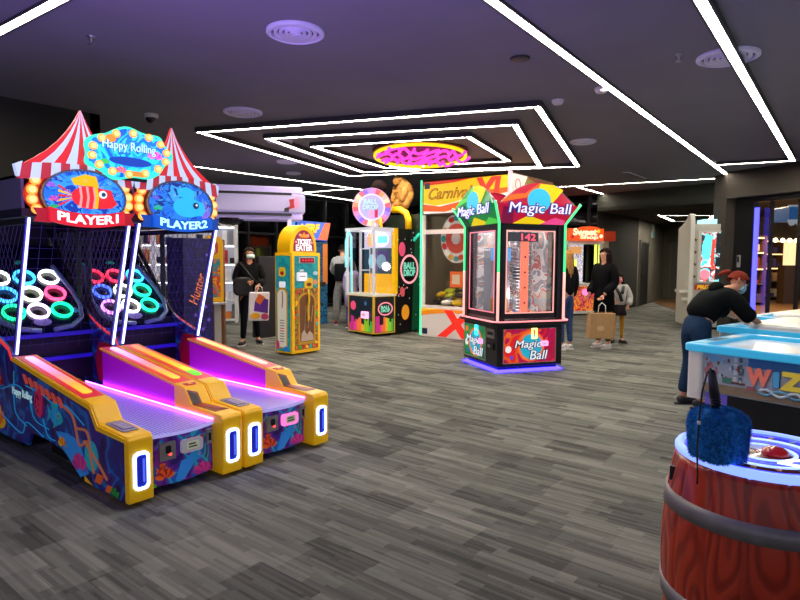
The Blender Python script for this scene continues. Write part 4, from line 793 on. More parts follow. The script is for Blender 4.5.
fA = Fm((0, .02, 0), (-.14, -.78, 0), (0, 0, 1)); fA = Fm((.14, .80, 0), Vector((-.14, -.78, 0)), (0, 0, 1)); LA = .79
fB = Fm((0, .02, 0), Vector((.50, -.10, 0)), (0, 0, 1)); LB = .51
fC = Fm((.50, -.08, 0), Vector((.83, .02, 0)), (0, 0, 1)); LC = .83
PNK = mat('planet_pink', '#f0507a', .4, 0, .6); ORG = mat('planet_orange', '#f09a28', .4, 0, .6); SPC = mat('space_print', '#0c2230', .4, 0, .15)
def drips(k, F, x0, x1, z0, h, seed):
    r = random.Random(seed); x = x0; cs = ['#c8288a', '#e83a8a', '#f0703a', '#f0b020', '#8ac828', '#48b040']; n = int((x1-x0)/.045)
    for i in range(n):
        hh = h*r.uniform(.35, 1); a = x0+i*(x1-x0)/n; b_ = a+(x1-x0)/n; k.poly(F, [(a, z0), (b_, z0)]+ell((a+b_)/2, z0+hh, (b_-a)/2, .02, 6, 0, PI), .006, .01, mat('drip_%d' % int(i*6/n), cs[int(i*6/n)], .4, 0, .6))
for nm, F, L_, sd in (('front', fA, LA, 1), ('front', fB, LB, 2)):
    k = MB(); k.poly(F, rect(.02, .07, L_-.02, .75), 0, .006, SPC if sd == 1 else mat('space_black', '#101018', .4)); drips(k, F, .04, L_-.04, .08, .30, sd); k.ring(F, rect(.0, .05, L_, .76), rect(.02, .07, L_-.02, .75), 0, .014, mat('yellow_trim', '#e8b830', .4, 0, .3))
    if sd == 1: k.poly(F, ell(.16, .56, .085, .09, 20), .006, .012, PNK); k.poly(F, ell(.55, .62, .04, .04, 14), .006, .012, mat('planet_blue', '#3a70a8', .4, 0, .4))
    o = k.build('front_print', t)
    if sd == 1:
        k = MB(); k.poly(F, rrect(.56, .40, .2, .13, .02), .012, .05, glow('pink_reader', '#ffb0e0', 1.3)); k.poly(F, rect(.50, .38, .60, .43), .05, .054, WHITE); k.build('card_reader', t)
    else:
        k = MB(); k.poly(F, ell(.27, .52, .17, .12, 28), .006, .012, BLACK); k.ring(F, ell(.27, .52, .18, .13, 28), ell(.27, .52, .155, .105, 28), .012, .018, mat('pink_ring', '#f0889a', .4, 0, .9)); k.build('logo_ring', o)
        for i, w_ in enumerate(('BALL', 'DROP')): text('lettering', w_, F, .27, .55-.065*i, .21, .055, mat('logo_letters', '#7ad8b8', .4, 0, .8), o, .014, .006, bold=.03)
k = MB(); k.poly(FZ(), [(.52, -.07), (1.33, -.06), (1.33, .82), (.52, .82)], .8, 2.06, BLACK); k.build('upper_cabinet', t)
FCy = FY(0, -.065, 0); k = MB(); k.poly(FCy, rect(.52, .04, 1.33, 2.06), 0, .008, mat('star_black', '#141418', .4)); k.poly(FCy, [(1.05, .04), (1.33, .04), (1.33, 2.06), (1.15, 2.06), (1.1, 1.2)], .008, .010, mat('nebula_green', '#0a5a38', .4, 0, .25))
k.poly(FCy, ell(.72, 1.66, .10, .14, 20), .010, .014, PNK); k.poly(FCy, ell(.84, .42, .12, .15, 20), .010, .014, ORG); k.poly(FCy, ell(.74, .83, .07, .10, 16, rot=.3), .010, .014, mat('planet_rose', '#d8605a', .4, 0, .5)); k.tube([FCy.p(.60, .76, .016), FCy.p(.88, .92, .016)], .008, PNK, 5)
k.tube([FCy.p(1.08, 1.84, .014), FCy.p(1.26, 1.98, .014)], .03, mat('comet_teal', '#28c8a8', .4, 0, .9), 6)
for i in range(22): k.poly(FCy, star(.56+.74*rd.random(), .1+1.9*rd.random(), .014, .006, 4), .010, .013, mat('star_white', '#d8ffe8', .4, 0, .8))
o = k.build('side_print', t)
k = MB(); k.poly(FCy, ell(.95, 1.27, .27, .27, 36), .010, .016, BLACK); k.ring(FCy, ell(.95, 1.27, .285, .29, 36), ell(.95, 1.27, .245, .25, 36), .016, .024, glow('logo_pink', '#ffa0a8', 1.1)); k.build('logo_ring', o)
for i, w_ in enumerate(('BALL', 'DROP')): text('lettering', w_, FCy, .95, 1.34-.14*i, .36, .12, mat('logo_letters'), o, .018, .006, bold=.04)
k = MB(); k.box((.44, -.12, .80), (.54, -.05, 2.06), YELLOW); k.build('yellow_post', t)
k = MB(); wl = mat('white_metal_lit', '#e8e8f0', .35, 0, .35)
for x, y in ((.0, .02), (.10, .80), (.50, .82)): k.box((x-.02, y-.02, .8), (x+.02, y+.02, 2.0), wl)
k.poly(PLAN, [(-.03, .0), (.50, -.11), (.52, .86), (.10, .86)], 2.0, 2.06, wl); k.build('window_frame', t)
k = MB()
for a_, b_ in (((0, .02), (.46, -.08)), ((.0, .02), (.10, .80)), ((.1, .8), (.5, .82))):
    F = Fm((a_[0], a_[1], 0), Vector((b_[0]-a_[0], b_[1]-a_[1], 0)), (0, 0, 1)); L_ = Vector((b_[0]-a_[0], b_[1]-a_[1])).length; k.poly(F, rect(0, .8, L_, 2.0), 0, .004, glass('clear_pane'))
k.build('glass_pane', t)
k = MB(); Fi = Fm((.50, .70, 0), Vector((0, -1, 0)), (0, 0, 1)); k.poly(Fi, rect(0, 1.68, .70, 2.0), 0, .02, glow('inner_pale', '#c8c0e0', .8)); k.poly(Fi, ell(.17, 1.84, .09, .14, 24), .02, .03, glow('inner_orange', '#f0a878', .9)); k.poly(Fi, ell(.48, 1.84, .17, .14, 26), .02, .03, glow('inner_white', '#e8e8ff', 1.0)); k.poly(Fi, rect(.36, 1.78, .60, 1.92), .03, .035, glow('inner_aqua', '#50d8e8', 1.0))
k.poly(Fi, rect(0, 1.18, .72, 1.68), 0, .02, mat('inner_slate', '#2a4a60', .4, 0, .5)); k.poly(Fi, rect(.30, 1.25, .62, 1.62), .02, .025, mat('inner_purple', '#4a2a80', .4, 0, .5)); k.poly(Fi, ell(.22, 1.42, .10, .14, 22), .02, .03, glow('inner_sky', '#68c8e0', .8)); k.poly(Fi, ell(.46, 1.42, .12, .14, 22), .025, .03, mat('inner_steel', '#7aa0b8', .4, 0, .6)); k.poly(Fi, rect(0, .8, .72, 1.18), 0, .02, mat('inner_amber', '#e8a818', .4, 0, .9))
k.build('inner_display', t)
k = MB(); k.tube([(.12, .7, .8), (.10, .70, 1.9), (.07, .74, 2.02), (.06, .80, 1.8), (.07, .81, 1.3)], .022, glow('cyan_tube', '#90f0f0', 1.0), 8)
k.tube([(.2, .3, .8), (.2, .3, 1.66)], .012, wl, 6); k.tube([(.16, .5, .8), (.16, .5, 1.66)], .012, wl, 6); k.tube([(.2, .3, 1.66), (.16, .5, 1.66)], .012, wl, 6); k.tube([(.2, .3, 1.25), (.16, .5, 1.25)], .012, wl, 6); k.build('ball_tube', t)
# disc
dn = Vector((-.777, -.629, 0)).normalized(); Fd = Fm((.36, .40, 2.47), Vector((.629, -.777, 0)), (0, 0, 1))
if Fd.N.dot(dn) < 0: Fd = Fm((.36, .40, 2.47), -Fd.U, (0, 0, 1))
DC = ['#f05a6a', '#e87ab0', '#f0a8a0', '#7a5ad0', '#e84a5a', '#f0c8a0', '#9a7ae0', '#f08858']
k = MB(); R1 = .375; k.poly(Fd, ell(0, 0, R1, R1, 48), -.12, 0, mat('disc_edge', '#d8a0d8', .4, 0, .6)); o = k.build('disc', t)
k = MB()
for i in range(24):
    a0, a1 = 2*PI*i/24, 2*PI*(i+1)/24; r0, r1 = .25, R1-.01; k.poly(Fd, [(r0*math.cos(a0), r0*math.sin(a0)), (r1*math.cos(a0), r1*math.sin(a0)), (r1*math.cos(a1), r1*math.sin(a1)), (r0*math.cos(a1), r0*math.sin(a1))], 0, .012, glow('disc_%d' % (i*5 % 8), DC[i*5 % 8], .95))
k.poly(Fd, ell(0, 0, .25, .25, 40), 0, .01, glow('disc_lilac', '#a8a0f0', .9)); k.ring(Fd, ell(0, 0, .26, .26, 40), ell(0, 0, .235, .235, 40), .01, .02, glow('disc_pale_ring', '#e8c8ff', 1)); k.build('disc_lights', o)
for i, (w_, x_, wd_2) in enumerate((('BALL', -.02, .26), ('DROP', -.02, .30))): text('lettering', w_, Fd, x_, .11-.11*i, wd_2, .09, mat('disc_letters', '#b0d8c8', .4, 0, .9), o, .02, .012, outline=(mat('disc_letter_edge', '#4a6a80', .4), .04), bold=.03)
k = MB(); k.poly(Fd, rect(-.05, -.20, .04, -.06), .012, .02, mat('digit_pink', '#f09ac0', .4, 0, .9)); k.poly(Fd, rect(.06, -.20, .12, -.04), .012, .02, mat('digit_red', '#c01838', .4, 0, .9)); k.build('digits', o)
k = MB(); k.box((.38, .30, 2.06), (.46, .40, 2.15), wl); k.build('disc_bracket', t); k = MB(); k.tube([(.3, .1, 2.06), (.33, .15, 2.25)], .03, YELLOW, 8); k.build('disc_mount', t)
lamp('ball_drop_lamp', 'POINT', (8.6, 7.75, 1.95), 7, (.9, .93, 1), .08)

# plush animal on its dark cabinet behind the ball game, yellow tube, dark ball figure
t = thing('tower_cabinet', 'dark green cabinet with bent yellow tube behind the space themed game', 'cabinet', (10.0, 7.35, 0))
k = MB(); k.box((0, 0, 0), (1.3, 1.5, 2.42), mat('dark_green_panel', '#1c2a1a', .5, var=.2)); k.build('cabinet_body', t)
k = MB(); k.tube([(-.1, .85, 2.52), (-.1, .66, 2.52), (-.1, .50, 2.45), (-.1, .43, 2.32), (-.1, .42, 2.06)], .07, YELLOW, 12); k.build('bent_tube', t)
# ---------------------------------------------------------------- pale gantry, prize shelf, slim games at the back
t = thing('overhead_gantry', 'wide lilac lit white overhead beam on posts with black slots', 'game gantry', cw(-3.27, 11), -YAW)
LG = mat('lilac_white', '#cabce8', .3, 0, .32); k = MB()
n = 24; fr = [(-1.5+3.0*i/n, -.05-.10*math.sin(PI*i/n)) for i in range(n+1)]
k.poly(FZ(), fr+[(1.5, .5), (-1.5, .5)], 2.32, 2.66, LG); k.build('beam', t, bevel=.03)
fr2 = [(x*.97, y+.05) for x, y in fr]
k = MB(); k.poly(FZ(), fr2+[(1.42, .5), (-1.42, .5)], 2.66, 2.80, mat('lilac_cap', '#b8a8e0', .3, 0, .22)); k.poly(FZ(), fr2+[(1.42, .5), (-1.42, .5)], 2.18, 2.32, mat('lilac_cap')); k.build('cap', t, bevel=.03)
for z in (2.66, 2.28):
    k = MB(); k.poly(FZ(), [(x, y-.012) for x, y in fr[2:23]]+[(x, y+.03) for x, y in fr[2:23]][::-1], z-.025, z+.02, mat('slot_black', '#14101c', .5)); k.build('slot_strip', t)
k = MB(); k.box((1.17, -.02, 0), (1.25, .08, 2.2), mat('post_white', '#d8d0e8', .3, 0, .25)); k.build('post', t)
k = MB(); k.box((-1.25, -.02, 0), (-1.17, .08, 2.2), mat('post_white')); k.build('post', t)
k = MB(); k.lathe((0.12, .1, 2.2), [(.26, 0), (.25, -.05), (.18, -.11), (0, -.14)], mat('black_dome', '#140c20', .2, coat=.5), 24); k.build('dome', t)
k = MB(); F = FY(0, -.08, 0); k.poly(F, [(1.16, 2.36), (1.32, 2.42), (1.34, 2.58), (1.2, 2.56), (1.22, 2.46)], 0, .01, mat('red_figure', '#c82838', .4, 0, .3)); k.poly(F, ell(1.34, 2.50, .05, .12, 14), 0, .012, mat('pink_figure', '#e89ac0', .4, 0, .4)); k.poly(F, [(1.1, 2.33), (1.2, 2.33), (1.2, 2.42), (1.12, 2.40)], 0, .012, BLACK); k.build('decal', t)

t = thing('prize_shelf', 'brightly lit white shelf cabinet full of small prizes behind the masked woman', 'shelf', cw(-4.45, 13.3), -YAW)
k = MB()
for x in (-1.3, -.35, .72): k.box((x, 0, 0), (x+.07, .4, 2.6), WHITE)
for z in (.06, .5, .92, 1.32, 1.74, 2.16, 2.56): k.box((-1.3, 0, z), (.79, .4, z+.03), WHITE)
k.box((-1.3, .37, 0), (.79, .4, 2.6), mat('shelf_back', '#d0d0dc', .5, 0, .35)); k.build('frame', t)
for z in (.9, 1.3, 1.72, 2.14): k = MB(); k.box((-1.22, .02, z-.0), (.72, .06, z+.02), glow('shelf_led', '#f4f4ff', 5)); k.build('shelf_light', t)
rd = random.Random(9); k = MB(); gc = [mat('g_white', '#e4e0e0'), mat('g_grey', '#8a8890'), mat('g_black', '#26242a'), mat('g_pink', '#d87a98'), mat('g_orange', '#d8803a'), mat('g_blue', '#5a7ab8'), mat('g_red', '#b83038')]
for z in (.09, .53, .95, 1.35, 1.77, 2.19):
    x = -1.2
    while x < .68:
        w_ = rd.uniform(.06, .16)
        if not -.36 < x+w_/2 < -.2: k.box((x, .08, z), (x+w_, .3, z+rd.uniform(.12, .34)), gc[rd.randrange(3 if rd.random() < .6 else 7)])
        x += w_+rd.uniform(.01, .05)
o = k.build('prizes', t); o['kind'] = 'stuff'

t = thing('key_game', 'slim yellow game cabinet with a column of white bulbs and rounded top', 'arcade game', cw(-2.93, 9.3), -YAW)
k = MB(); k.poly(FXp(), [(0, 0), (.4, 0), (.4, 1.75), (0, 1.75)], -.22, .16, mat('key_body', '#7a4a28', .5)); k.build('cabinet', t)
k = MB(); k.poly(FY(), [(-.14, .78), (.16, .78), (.16, 1.70)]+ell(.01, 1.70, .15, .12, 12, 0, PI)+[(-.14, 1.70)], 0, .04, mat('key_yellow', '#f0b010', .35, 0, .3)); k.build('front_frame', t)
k = MB(); k.poly(FY(), rect(-.10, .85, .12, 1.45), .04, .046, art('key_art', ['#e86a20', '#2a8a8a', '#d83828', '#e8a020', '#1a4a5a'], 7, .3, .4, 3)); k.poly(FY(), rrect(0, 1.62, .18, .2, .05), .04, .046, mat('key_red', '#c84030', .4, 0, .3)); k.poly(FY(), rrect(0, 1.58, .1, .1, .03), .046, .05, mat('key_pale', '#d8d0c8', .4, 0, .3)); k.build('panel_print', t)
for i in range(9): k = MB(); k.ball((-.11, -.055, .84+i*.075), .022, glow('marquee_bulb', '#fff4d8', 3), 10, 6); k.build('bulb', t)
k = MB(); k.box((-.2, -.12, .74), (.2, .05, .77), WHITE); k.box((-.12, -.03, .1), (-.04, 0, .74), mat('key_leg_white', '#cfc6bc', .4)); k.box((.02, -.03, .1), (.12, 0, .74), mat('key_leg_white')); k.build('coin_shelf', t)

t = thing('navy_cabinet', 'dark navy game cabinet with orange script seen past the blue ribbon game', 'arcade game', (4.50, 7.1, 0))
k = MB(); k.box((-.22, 0, 0), (.22, .4, 1.72), art('navy_floral', ['#0c0a30', '#120f40', '#1a1450', '#0c0a30', '#2a2070', '#0e0c38'], 9, .25, .4, 8)); k.build('cabinet', t)
Fr = Fm((-.02, 0, 1.05), (.35, 0, 1), (-1, 0, .35)); text('lettering', 'Hunter', Fr, 0, 0, .42, .14, mat('neon_orange', '#e87a40', .4, 0, .8), t, .004, .006, .2)
k = MB(); [k.poly(FY(), star(x, z, .035, .012, 6), 0, .006, mat('violet_flower', '#7a5ac8', .4, 0, .5)) for x, z in ((.1, .8), (.15, .62), (-.05, .7), (.13, 1.5), (.06, .5))]; k.build('flower_print', t)

t = thing('black_partition', 'plain black side panel standing behind the masked woman and the yellow ticket machine', 'panel', (7.12, 8.8, 0))
k = MB(); k.box((-.31, 0, 0), (.2, .2, 1.50), mat('partition_black', '#101014', .5, var=.2)); k.build('panel', t, bevel=.006)

# yellow ticket machine
t = thing('ticket_machine', 'yellow box ticket machine with rounded top and teal jungle pictures', 'arcade game', (5.86, 6.79, 0)); W, Dp, Hh = .57, .39, 1.55
k = MB(); k.box((.0, .0, .03), (W, Dp, Hh), YELLOW); k.build('cabinet', t, bevel=.01)
k = MB(); k.poly(FY(0, .05, 0), [(.01, Hh), (W-.03, Hh)]+ell((W-.02)/2, Hh+.08, W/2-.02, .34, 20, 0, PI), -.30, 0, YELLOW); o = k.build('rounded_top', t, bevel=.01)
k = MB(); F = FY(0, .05, 0); k.poly(F, ell(.275, Hh+.08, .20, .26, 24, 0, PI)+[(.075, Hh+.02), (.475, Hh+.02)], 0, .01, mat('maroon_sign', '#8a1838', .4, 0, .7)); [k.poly(F, star(.275+.16*math.cos(a), Hh+.12+.17*math.sin(a), .03, .012, 5), .01, .013, mat('pink_star', '#f0a0b8', .4, 0, .8)) for a in (.2, 1.0, 2.1, 2.9)]; so_ = k.build('sign_face', o)
TL_ = mat('ticket_white', '#f4f0f4', .4, 0, 1)
text('lettering', 'TICKET', F, .275, Hh+.165, .27, .075, TL_, o, .012, .008, bold=.03); text('lettering', 'EATER', F, .275, Hh+.075, .32, .085, TL_, o, .012, .008, bold=.03)
k = MB(); k.poly(F, [(.2, Hh+.23), (.35, Hh+.23), (.33, Hh+.28), (.29, Hh+.27), (.275, Hh+.31), (.25, Hh+.27), (.21, Hh+.28)], .01, .02, mat('orange_crown', '#f08a20', .4, 0, .9)); k.build('crown_print', o)
TEALP = art('teal_jungle', ['#0a7a88', '#109aa0', '#0e8a98', '#18a8a8', '#0c8090'], 4, .35, .4, 2)
F = FY(); k = MB(); k.poly(F, rect(.05, 1.02, W-.05, 1.50), 0, .006, TEALP); k.poly(F, rect(.05, .08, W-.05, 1.02), 0, .004, art('jungle_print', ['#2a7a2a', '#e8b020', '#1a5a3a', '#d84a28', '#68a828', '#e07a28'], 9, .3, .4, 6)); o = k.build('front_print', t)
k = MB(); arch = [(.12, .16), (.45, .16), (.47, .8)]+ell(.285, .8, .185, .15, 12, 0, PI)+[(.10, .8)]; k.poly(F, arch, .006, .012, mat('gold_arch', '#d8a018', .4, 0, .3)); arch2 = [(.15, .2), (.42, .2), (.435, .8)]+ell(.285, .8, .15, .12, 12, 0, PI)+[(.135, .8)]
k.poly(F, arch2, .012, .016, mat('ticket_window', '#7a5030', .25, coat=.4)); k.poly(F, [(.16, .21), (.41, .21), (.40, .30), (.33, .36), (.28, .30), (.22, .38), (.17, .33)], .016, .022, mat('paper_tickets', '#c8b098', .6)); [k.poly(F, [(.22+.07*i, .3+.1*i), (.235+.07*i, .3+.1*i), (.27+.07*i, .75), (.255+.07*i, .75)], .016, .019, mat('window_sheen', '#a88860', .3)) for i in range(3)]; o2 = k.build('ticket_window', t)
k = MB(); k.tube([F.p(.30, 1.0, .02), F.p(.31, .85, .03), F.p(.28, .7, .03), F.p(.30, .55, .03), F.p(.27, .5, .03)], .018, mat('yellow_hose', '#e8b818', .35), 8); k.build('hose', t)
k = MB(); k.poly(F, rect(.13, 1.39, .44, 1.48), .006, .02, mat('display_frame', '#c8c0b8', .4)); k.poly(F, rect(.145, 1.40, .425, 1.47), .02, .024, mat('red_display', '#7a0818', .3, 0, .5)); [k.poly(F, rect(.18+.06*i, 1.425, .21+.06*i, 1.445), .024, .027, glow('red_segment', '#ff3048', 1.6)) for i in range(4)]; k.build('number_display', t)
k = MB(); k.poly(F, rrect(.17, 1.19, .17, .13, .02), .006, .05, mat('reader_white', '#e8e8f0', .3, 0, .7)); k.poly(F, rect(.12, 1.27, .20, 1.30), .006, .04, WHITE); k.poly(F, rect(.12, 1.19, .22, 1.20), .05, .052, BLACK); k.build('card_reader', t)
k = MB(); k.poly(F, rrect(.31, 1.09, .16, .16, .03), .006, .03, mat('yellow_block', '#f0c020', .4, 0, .4)); k.poly(F, ell(.31, 1.07, .05, .03, 14), .03, .034, mat('brown_mouth', '#7a3018')); k.poly(F, ell(.46, 1.10, .04, .04, 12), .006, .014, mat('salmon_print', '#e8986a', .4, 0, .4)); k.poly(F, ell(.46, 1.24, .05, .03, 12), .006, .014, mat('cloud_print', '#b8d8e8', .4, 0, .4)); k.build('feeder', t)
k = MB(); rd = random.Random(3)
for i in range(16):
    x, y = ((.07+rd.uniform(0, .05), rd.uniform(.15, .8)) if i % 2 else (.47+rd.uniform(0, .03), rd.uniform(.15, .8))) if i < 10 else (.08+.07*(i-10), .12); k.poly(F, ell(x, y, .035, .022, 10, rot=rd.uniform(0, 3)), .004, .012, [ORANGE, LIME, RED, YELLOW, TEAL][i % 5])
k.build('leaf_artwork', o)
F = FX(0, 0, 0); k = MB(); k.poly(F, rect(-Dp+.03, .06, -.04, 1.50), 0, .006, TEALP); o = k.build('side_print', t)
k = MB(); k.poly(F, [(-.33, .1), (-.1, .1), (-.09, .95), (-.15, 1.03), (-.27, 1.03), (-.34, .95)], .006, .012, mat('gold_arch')); k.poly(F, [(-.31, .12), (-.12, .12), (-.115, .93), (-.17, .99), (-.26, .99), (-.315, .93)], .012, .016, mat('cream_strip', '#f0e4d0', .4, 0, .4)); k.tube([F.p(-.20, .97, .02), F.p(-.19, .85, .02), F.p(-.205, .72, .02)], .008, mat('brown_rope', '#a8502a'), 5)
for i in range(9): k.poly(F, rect(-.26, .52-.04*i, -.16, .535-.04*i), .016, .018, mat('grey_text', '#8a8078') if i not in (3, 4) else RED)
k.poly(F, rrect(-.21, 1.26, .14, .14, .04), .006, .02, mat('yellow_block')); k.poly(F, ell(-.2, 1.24, .04, .03, 12), .02, .023, RED); k.poly(F, rrect(-.2, 1.07, .12, .09, .02), .006, .03, mat('reader_white')); k.poly(F, ell(-.31, .15, .04, .07, 12), .012, .018, PINK); k.poly(F, ell(-.12, .10, .06, .04, 12), .012, .018, SKY); k.build('jungle_artwork', o)

# blaster game with bright sloping sign
t = thing('shooting_game', 'dark teal game with wide orange and blue sloping sign behind the ticket machine', 'arcade game', cw(-2.0, 13.4, 0), -YAW)
k = MB(); k.box((-.32, 0, 0), (.36, .8, 1.85), art('tech_print', ['#0a1a3a', '#12406a', '#1a6a8a', '#0a1424', '#2a8aa0'], 10, .5, .4, 4)); k.build('cabinet', t)
F = Fm((0.05, -.06, 2.10), (1, 0, 0), (0, .2, 1)); k = MB(); k.poly(F, [(-.38, -.19), (.30, -.23), (.38, .17), (-.36, .22)], -.08, 0, mat('sign_blue', '#2a60d8', .4, 0, .8)); k.poly(F, [(-.37, -.19), (-.2, .0), (.0, -.2)], 0, .006, mat('sign_white', '#f4f4fa', .4, 0, 1)); k.poly(F, [(-.2, .0), (.1, .15), (.38, .17), (.30, -.23), (.0, -.2)], 0, .005, mat('sign_flame', '#f0602a', .4, 0, .95)); k.poly(F, [(.1, .17), (.25, .17), (.1, -.2), (-.02, -.2)], .005, .008, mat('sign_blue')); k.poly(F, [(-.37, -.19), (-.05, -.1), (.05, -.2)], .006, .008, mat('sign_white')); o = k.build('sign', t)
text('lettering', 'NERF', F, -.08, .04, .42, .17, glow('yellow_letters', '#ffc020', 1.3), o, .012, .01, .3, outline=(mat('letter_orange', '#d8401a', .4, 0, .5), .05), bold=.05)
k = MB(); k.poly(F, [(-.62, -.12), (-.42, -.19), (-.40, .2), (-.56, .14)], -.05, -.01, mat('sign_sky', '#5a9af0', .4, 0, .8)); k.build('sign_wing', t)
k = MB(); k.box((.26, -.05, .9), (.36, 0, 1.8), mat('orange_edge', '#f0862a', .4, 0, .4)); k.box((-.3, -.25, .85), (.3, 0, .95), BLACK); k.build('console', t)

# orange topped prize game far back
t = thing('prize_machine', 'white prize machine with orange top sign and yellow light tubes at the back', 'arcade game', cw(5.0, 16.0), -YAW-.05)
k = MB(); k.box((-.55, 0, .04), (.45, .9, .85), WHITE); k.box((-.55, .86, .85), (.6, .9, 2.0), WHITE); k.box((-.55, .02, 1.92), (.5, .9, 2.0), WHITE); k.box((-.55, 0, .85), (-.48, .06, 1.95), WHITE); k.box((.38, 0, .85), (.45, .06, 1.95), WHITE); k.box((.5, .1, .04), (.68, .9, 2.0), mat('side_cream', '#b8b090', .4)); k.build('cabinet', t)
k = MB(); k.box((-.58, -.06, 2.0), (.44, .5, 2.32), mat('orange_sign', '#f0521a', .4, 0, .85)); k.poly(FY(0, -.06), ell(.02, 2.32, .3, .06, 16, 0, PI), -.05, .0, mat('orange_sign')); k.box((.46, .0, 2.0), (.82, .5, 2.26), mat('brick_sign', '#b03418', .4, 0, .4)); o = k.build('sign', t)
text('lettering', 'Sweet', FY(0, -.06), -.1, 2.23, .66, .17, mat('cream_letters', '#fff0c0', .4, 0, 1), o, .006, .01, bold=.04); text('lettering', 'Shop', FY(0, -.06), 0.02, 2.08, .5, .12, mat('cream_letters'), o, .006, .01, bold=.04)
k = MB(); [k.poly(FY(0, -.06), ell(x, z, .05, .05, 12), .004, .012, m) for x, z, m in ((.28, 2.25, mat('gold_dot', '#ffc828', .4, 0, 1)), (.36, 2.12, mat('cream_letters')), (-.46, 2.1, mat('red_dot', '#c81828', .4, 0, .7)), (.2, 2.1, mat('violet_dot', '#6a2a8a', .4, 0, .6)))]; k.build('sign_dots', o)
k = MB(); F = FY(0, .8); k.poly(F, rect(-.5, .85, .4, 1.92), 0, .01, art('candy_wall', ['#d8d0e8', '#8a9ac8', '#f0e8f0', '#c8a0a8', '#5a6a9a', '#e8e0d0'], 11, .8, .4, 7)); k.poly(F, rect(-.42, 1.66, .22, 1.86), .01, .03, mat('salmon_panel', '#f0a868', .4, 0, .7)); k.poly(F, rrect(-.42, 1.5, .16, .18, .03), .01, .03, mat('aqua_panel', '#70d0e0', .4, 0, .7)); k.build('inner_wall', t)
for x in (.30, .42, -.08): k = MB(); k.tube([(x, .1 if x > 0 else .5, .9 if x > 0 else .95), (x, .1 if x > 0 else .5, 1.9 if x > 0 else 1.5)], .035, glow('lemon_tube', '#e8ff60', 1.3), 8); k.build('light_tube', t)
k = MB(); k.poly(FY(0, 0), rect(-.5, .12, .38, .78), 0, .01, art('candy_print', ['#c81828', '#f06a20', '#f0a030', '#8a1020', '#e8486a', '#f08828'], 7, .6, .4, 3)); k.poly(FY(0, 0), ell(-.02, .62, .10, .09, 18), .01, .03, glow('pink_button', '#ff70b0', 1.6)); k.build('front_print', t)
k = MB(); k.box((.47, -.0, 1.4), (.66, .1, 1.78), mat('notice_frame', '#e8e8e0', .4, 0, .4)); k.box((.49, -.01, 1.46), (.64, .0, 1.74), mat('notice_green', '#b0c838', .4, 0, .5)); k.build('notice_board', t)

# white vending style game near the store pillar
t = thing('prize_vending_game', 'cream white upright prize machine with lit glass front beside the pillar', 'arcade game', cw(6.60, 12.7), -YAW-.36)
CRM = mat('cream_body', '#b9b6a8', .4, var=.03)
k = MB(); k.box((-.36, 0, .06), (.40, .8, 2.26), CRM); k.build('cabinet', t, bevel=.01)
k = MB(); k.poly(FX(-.36), [(.12, .1), (-.7, .1), (-.7, 2.2), (-.3, 2.3), (.0, 2.48), (.08, 2.46), (.12, 2.3)], 0, .10, mat('fin_white', '#cfccc0', .35)); k.build('side_fin', t, bevel=.02)
k = MB(); F = FY(); k.ring(F, rect(-.26, 1.0, .30, 2.12), rect(-.20, 1.04, .24, 2.08), 0, .03, mat('window_trim', '#c8c8bc', .4)); k.poly(F, rect(-.20, 1.04, .24, 2.08), .0, .008, art('vend_collage', ['#58d8e0', '#e8f4f8', '#f06a5a', '#283038', '#88e8f0', '#f0a8a0', '#404850'], 3, .9, .3, 12)); k.poly(F, [(-.16, 1.5), (-.02, 1.5), (.05, 2.0), (-.1, 2.06), (-.18, 1.8)], .008, .012, mat('vend_aqua', '#68e0ea', .4, 0, 1)); k.poly(F, [(.0, 1.4), (.06, 1.3), (.08, 1.9), (.02, 1.95)], .008, .014, mat('vend_red', '#e85040', .4, 0, .9)); k.poly(F, ell(-.1, 1.18, .1, .1, 16), .008, .014, mat('vend_pink', '#f08aa0', .4, 0, .9)); [k.poly(F, rect(.1, z, .22, z+.2), .008, .014, mat('vend_dark', '#2c3840', .4, 0, .3)) for z in (1.1, 1.36, 1.64, 1.86)]; k.build('display_window', t)
k = MB(); k.box((-.1, .15, 2.26), (.44, .6, 2.37), glow('cyan_top', '#a8e8f0', 1.3)); k.build('top_light', t)
k = MB(); k.poly(F, rect(-.30, .86, .12, .97), 0, .012, mat('logo_red', '#a82818', .4, 0, .4)); o = k.build('logo_plate', t); text('lettering', 'PRIZE', F, -.08, .915, .34, .08, mat('logo_gold', '#e8b828', .4, 0, .6), o, .014, .006, .2, bold=.04)
k = MB(); [k.poly(F, star(-.31, z, .045, .02, 4, .4), 0, .01, mat('brown_symbol', '#6a4818')) for z in (1.14, 1.4, 1.66, 1.92)]; k.build('symbols', t)
k = MB(); k.box((-.62, -.05, .80), (-.46, .25, .86), mat('fin_white')); k.box((-.56, -.05, .62), (-.46, .2, .68), mat('fin_white')); k.build('side_tray', t)
k = MB(); [k.box((x, .1, 0), (x+.08, .2, .06), BLACK) for x in (-.34, .28)]; k.build('foot', t)

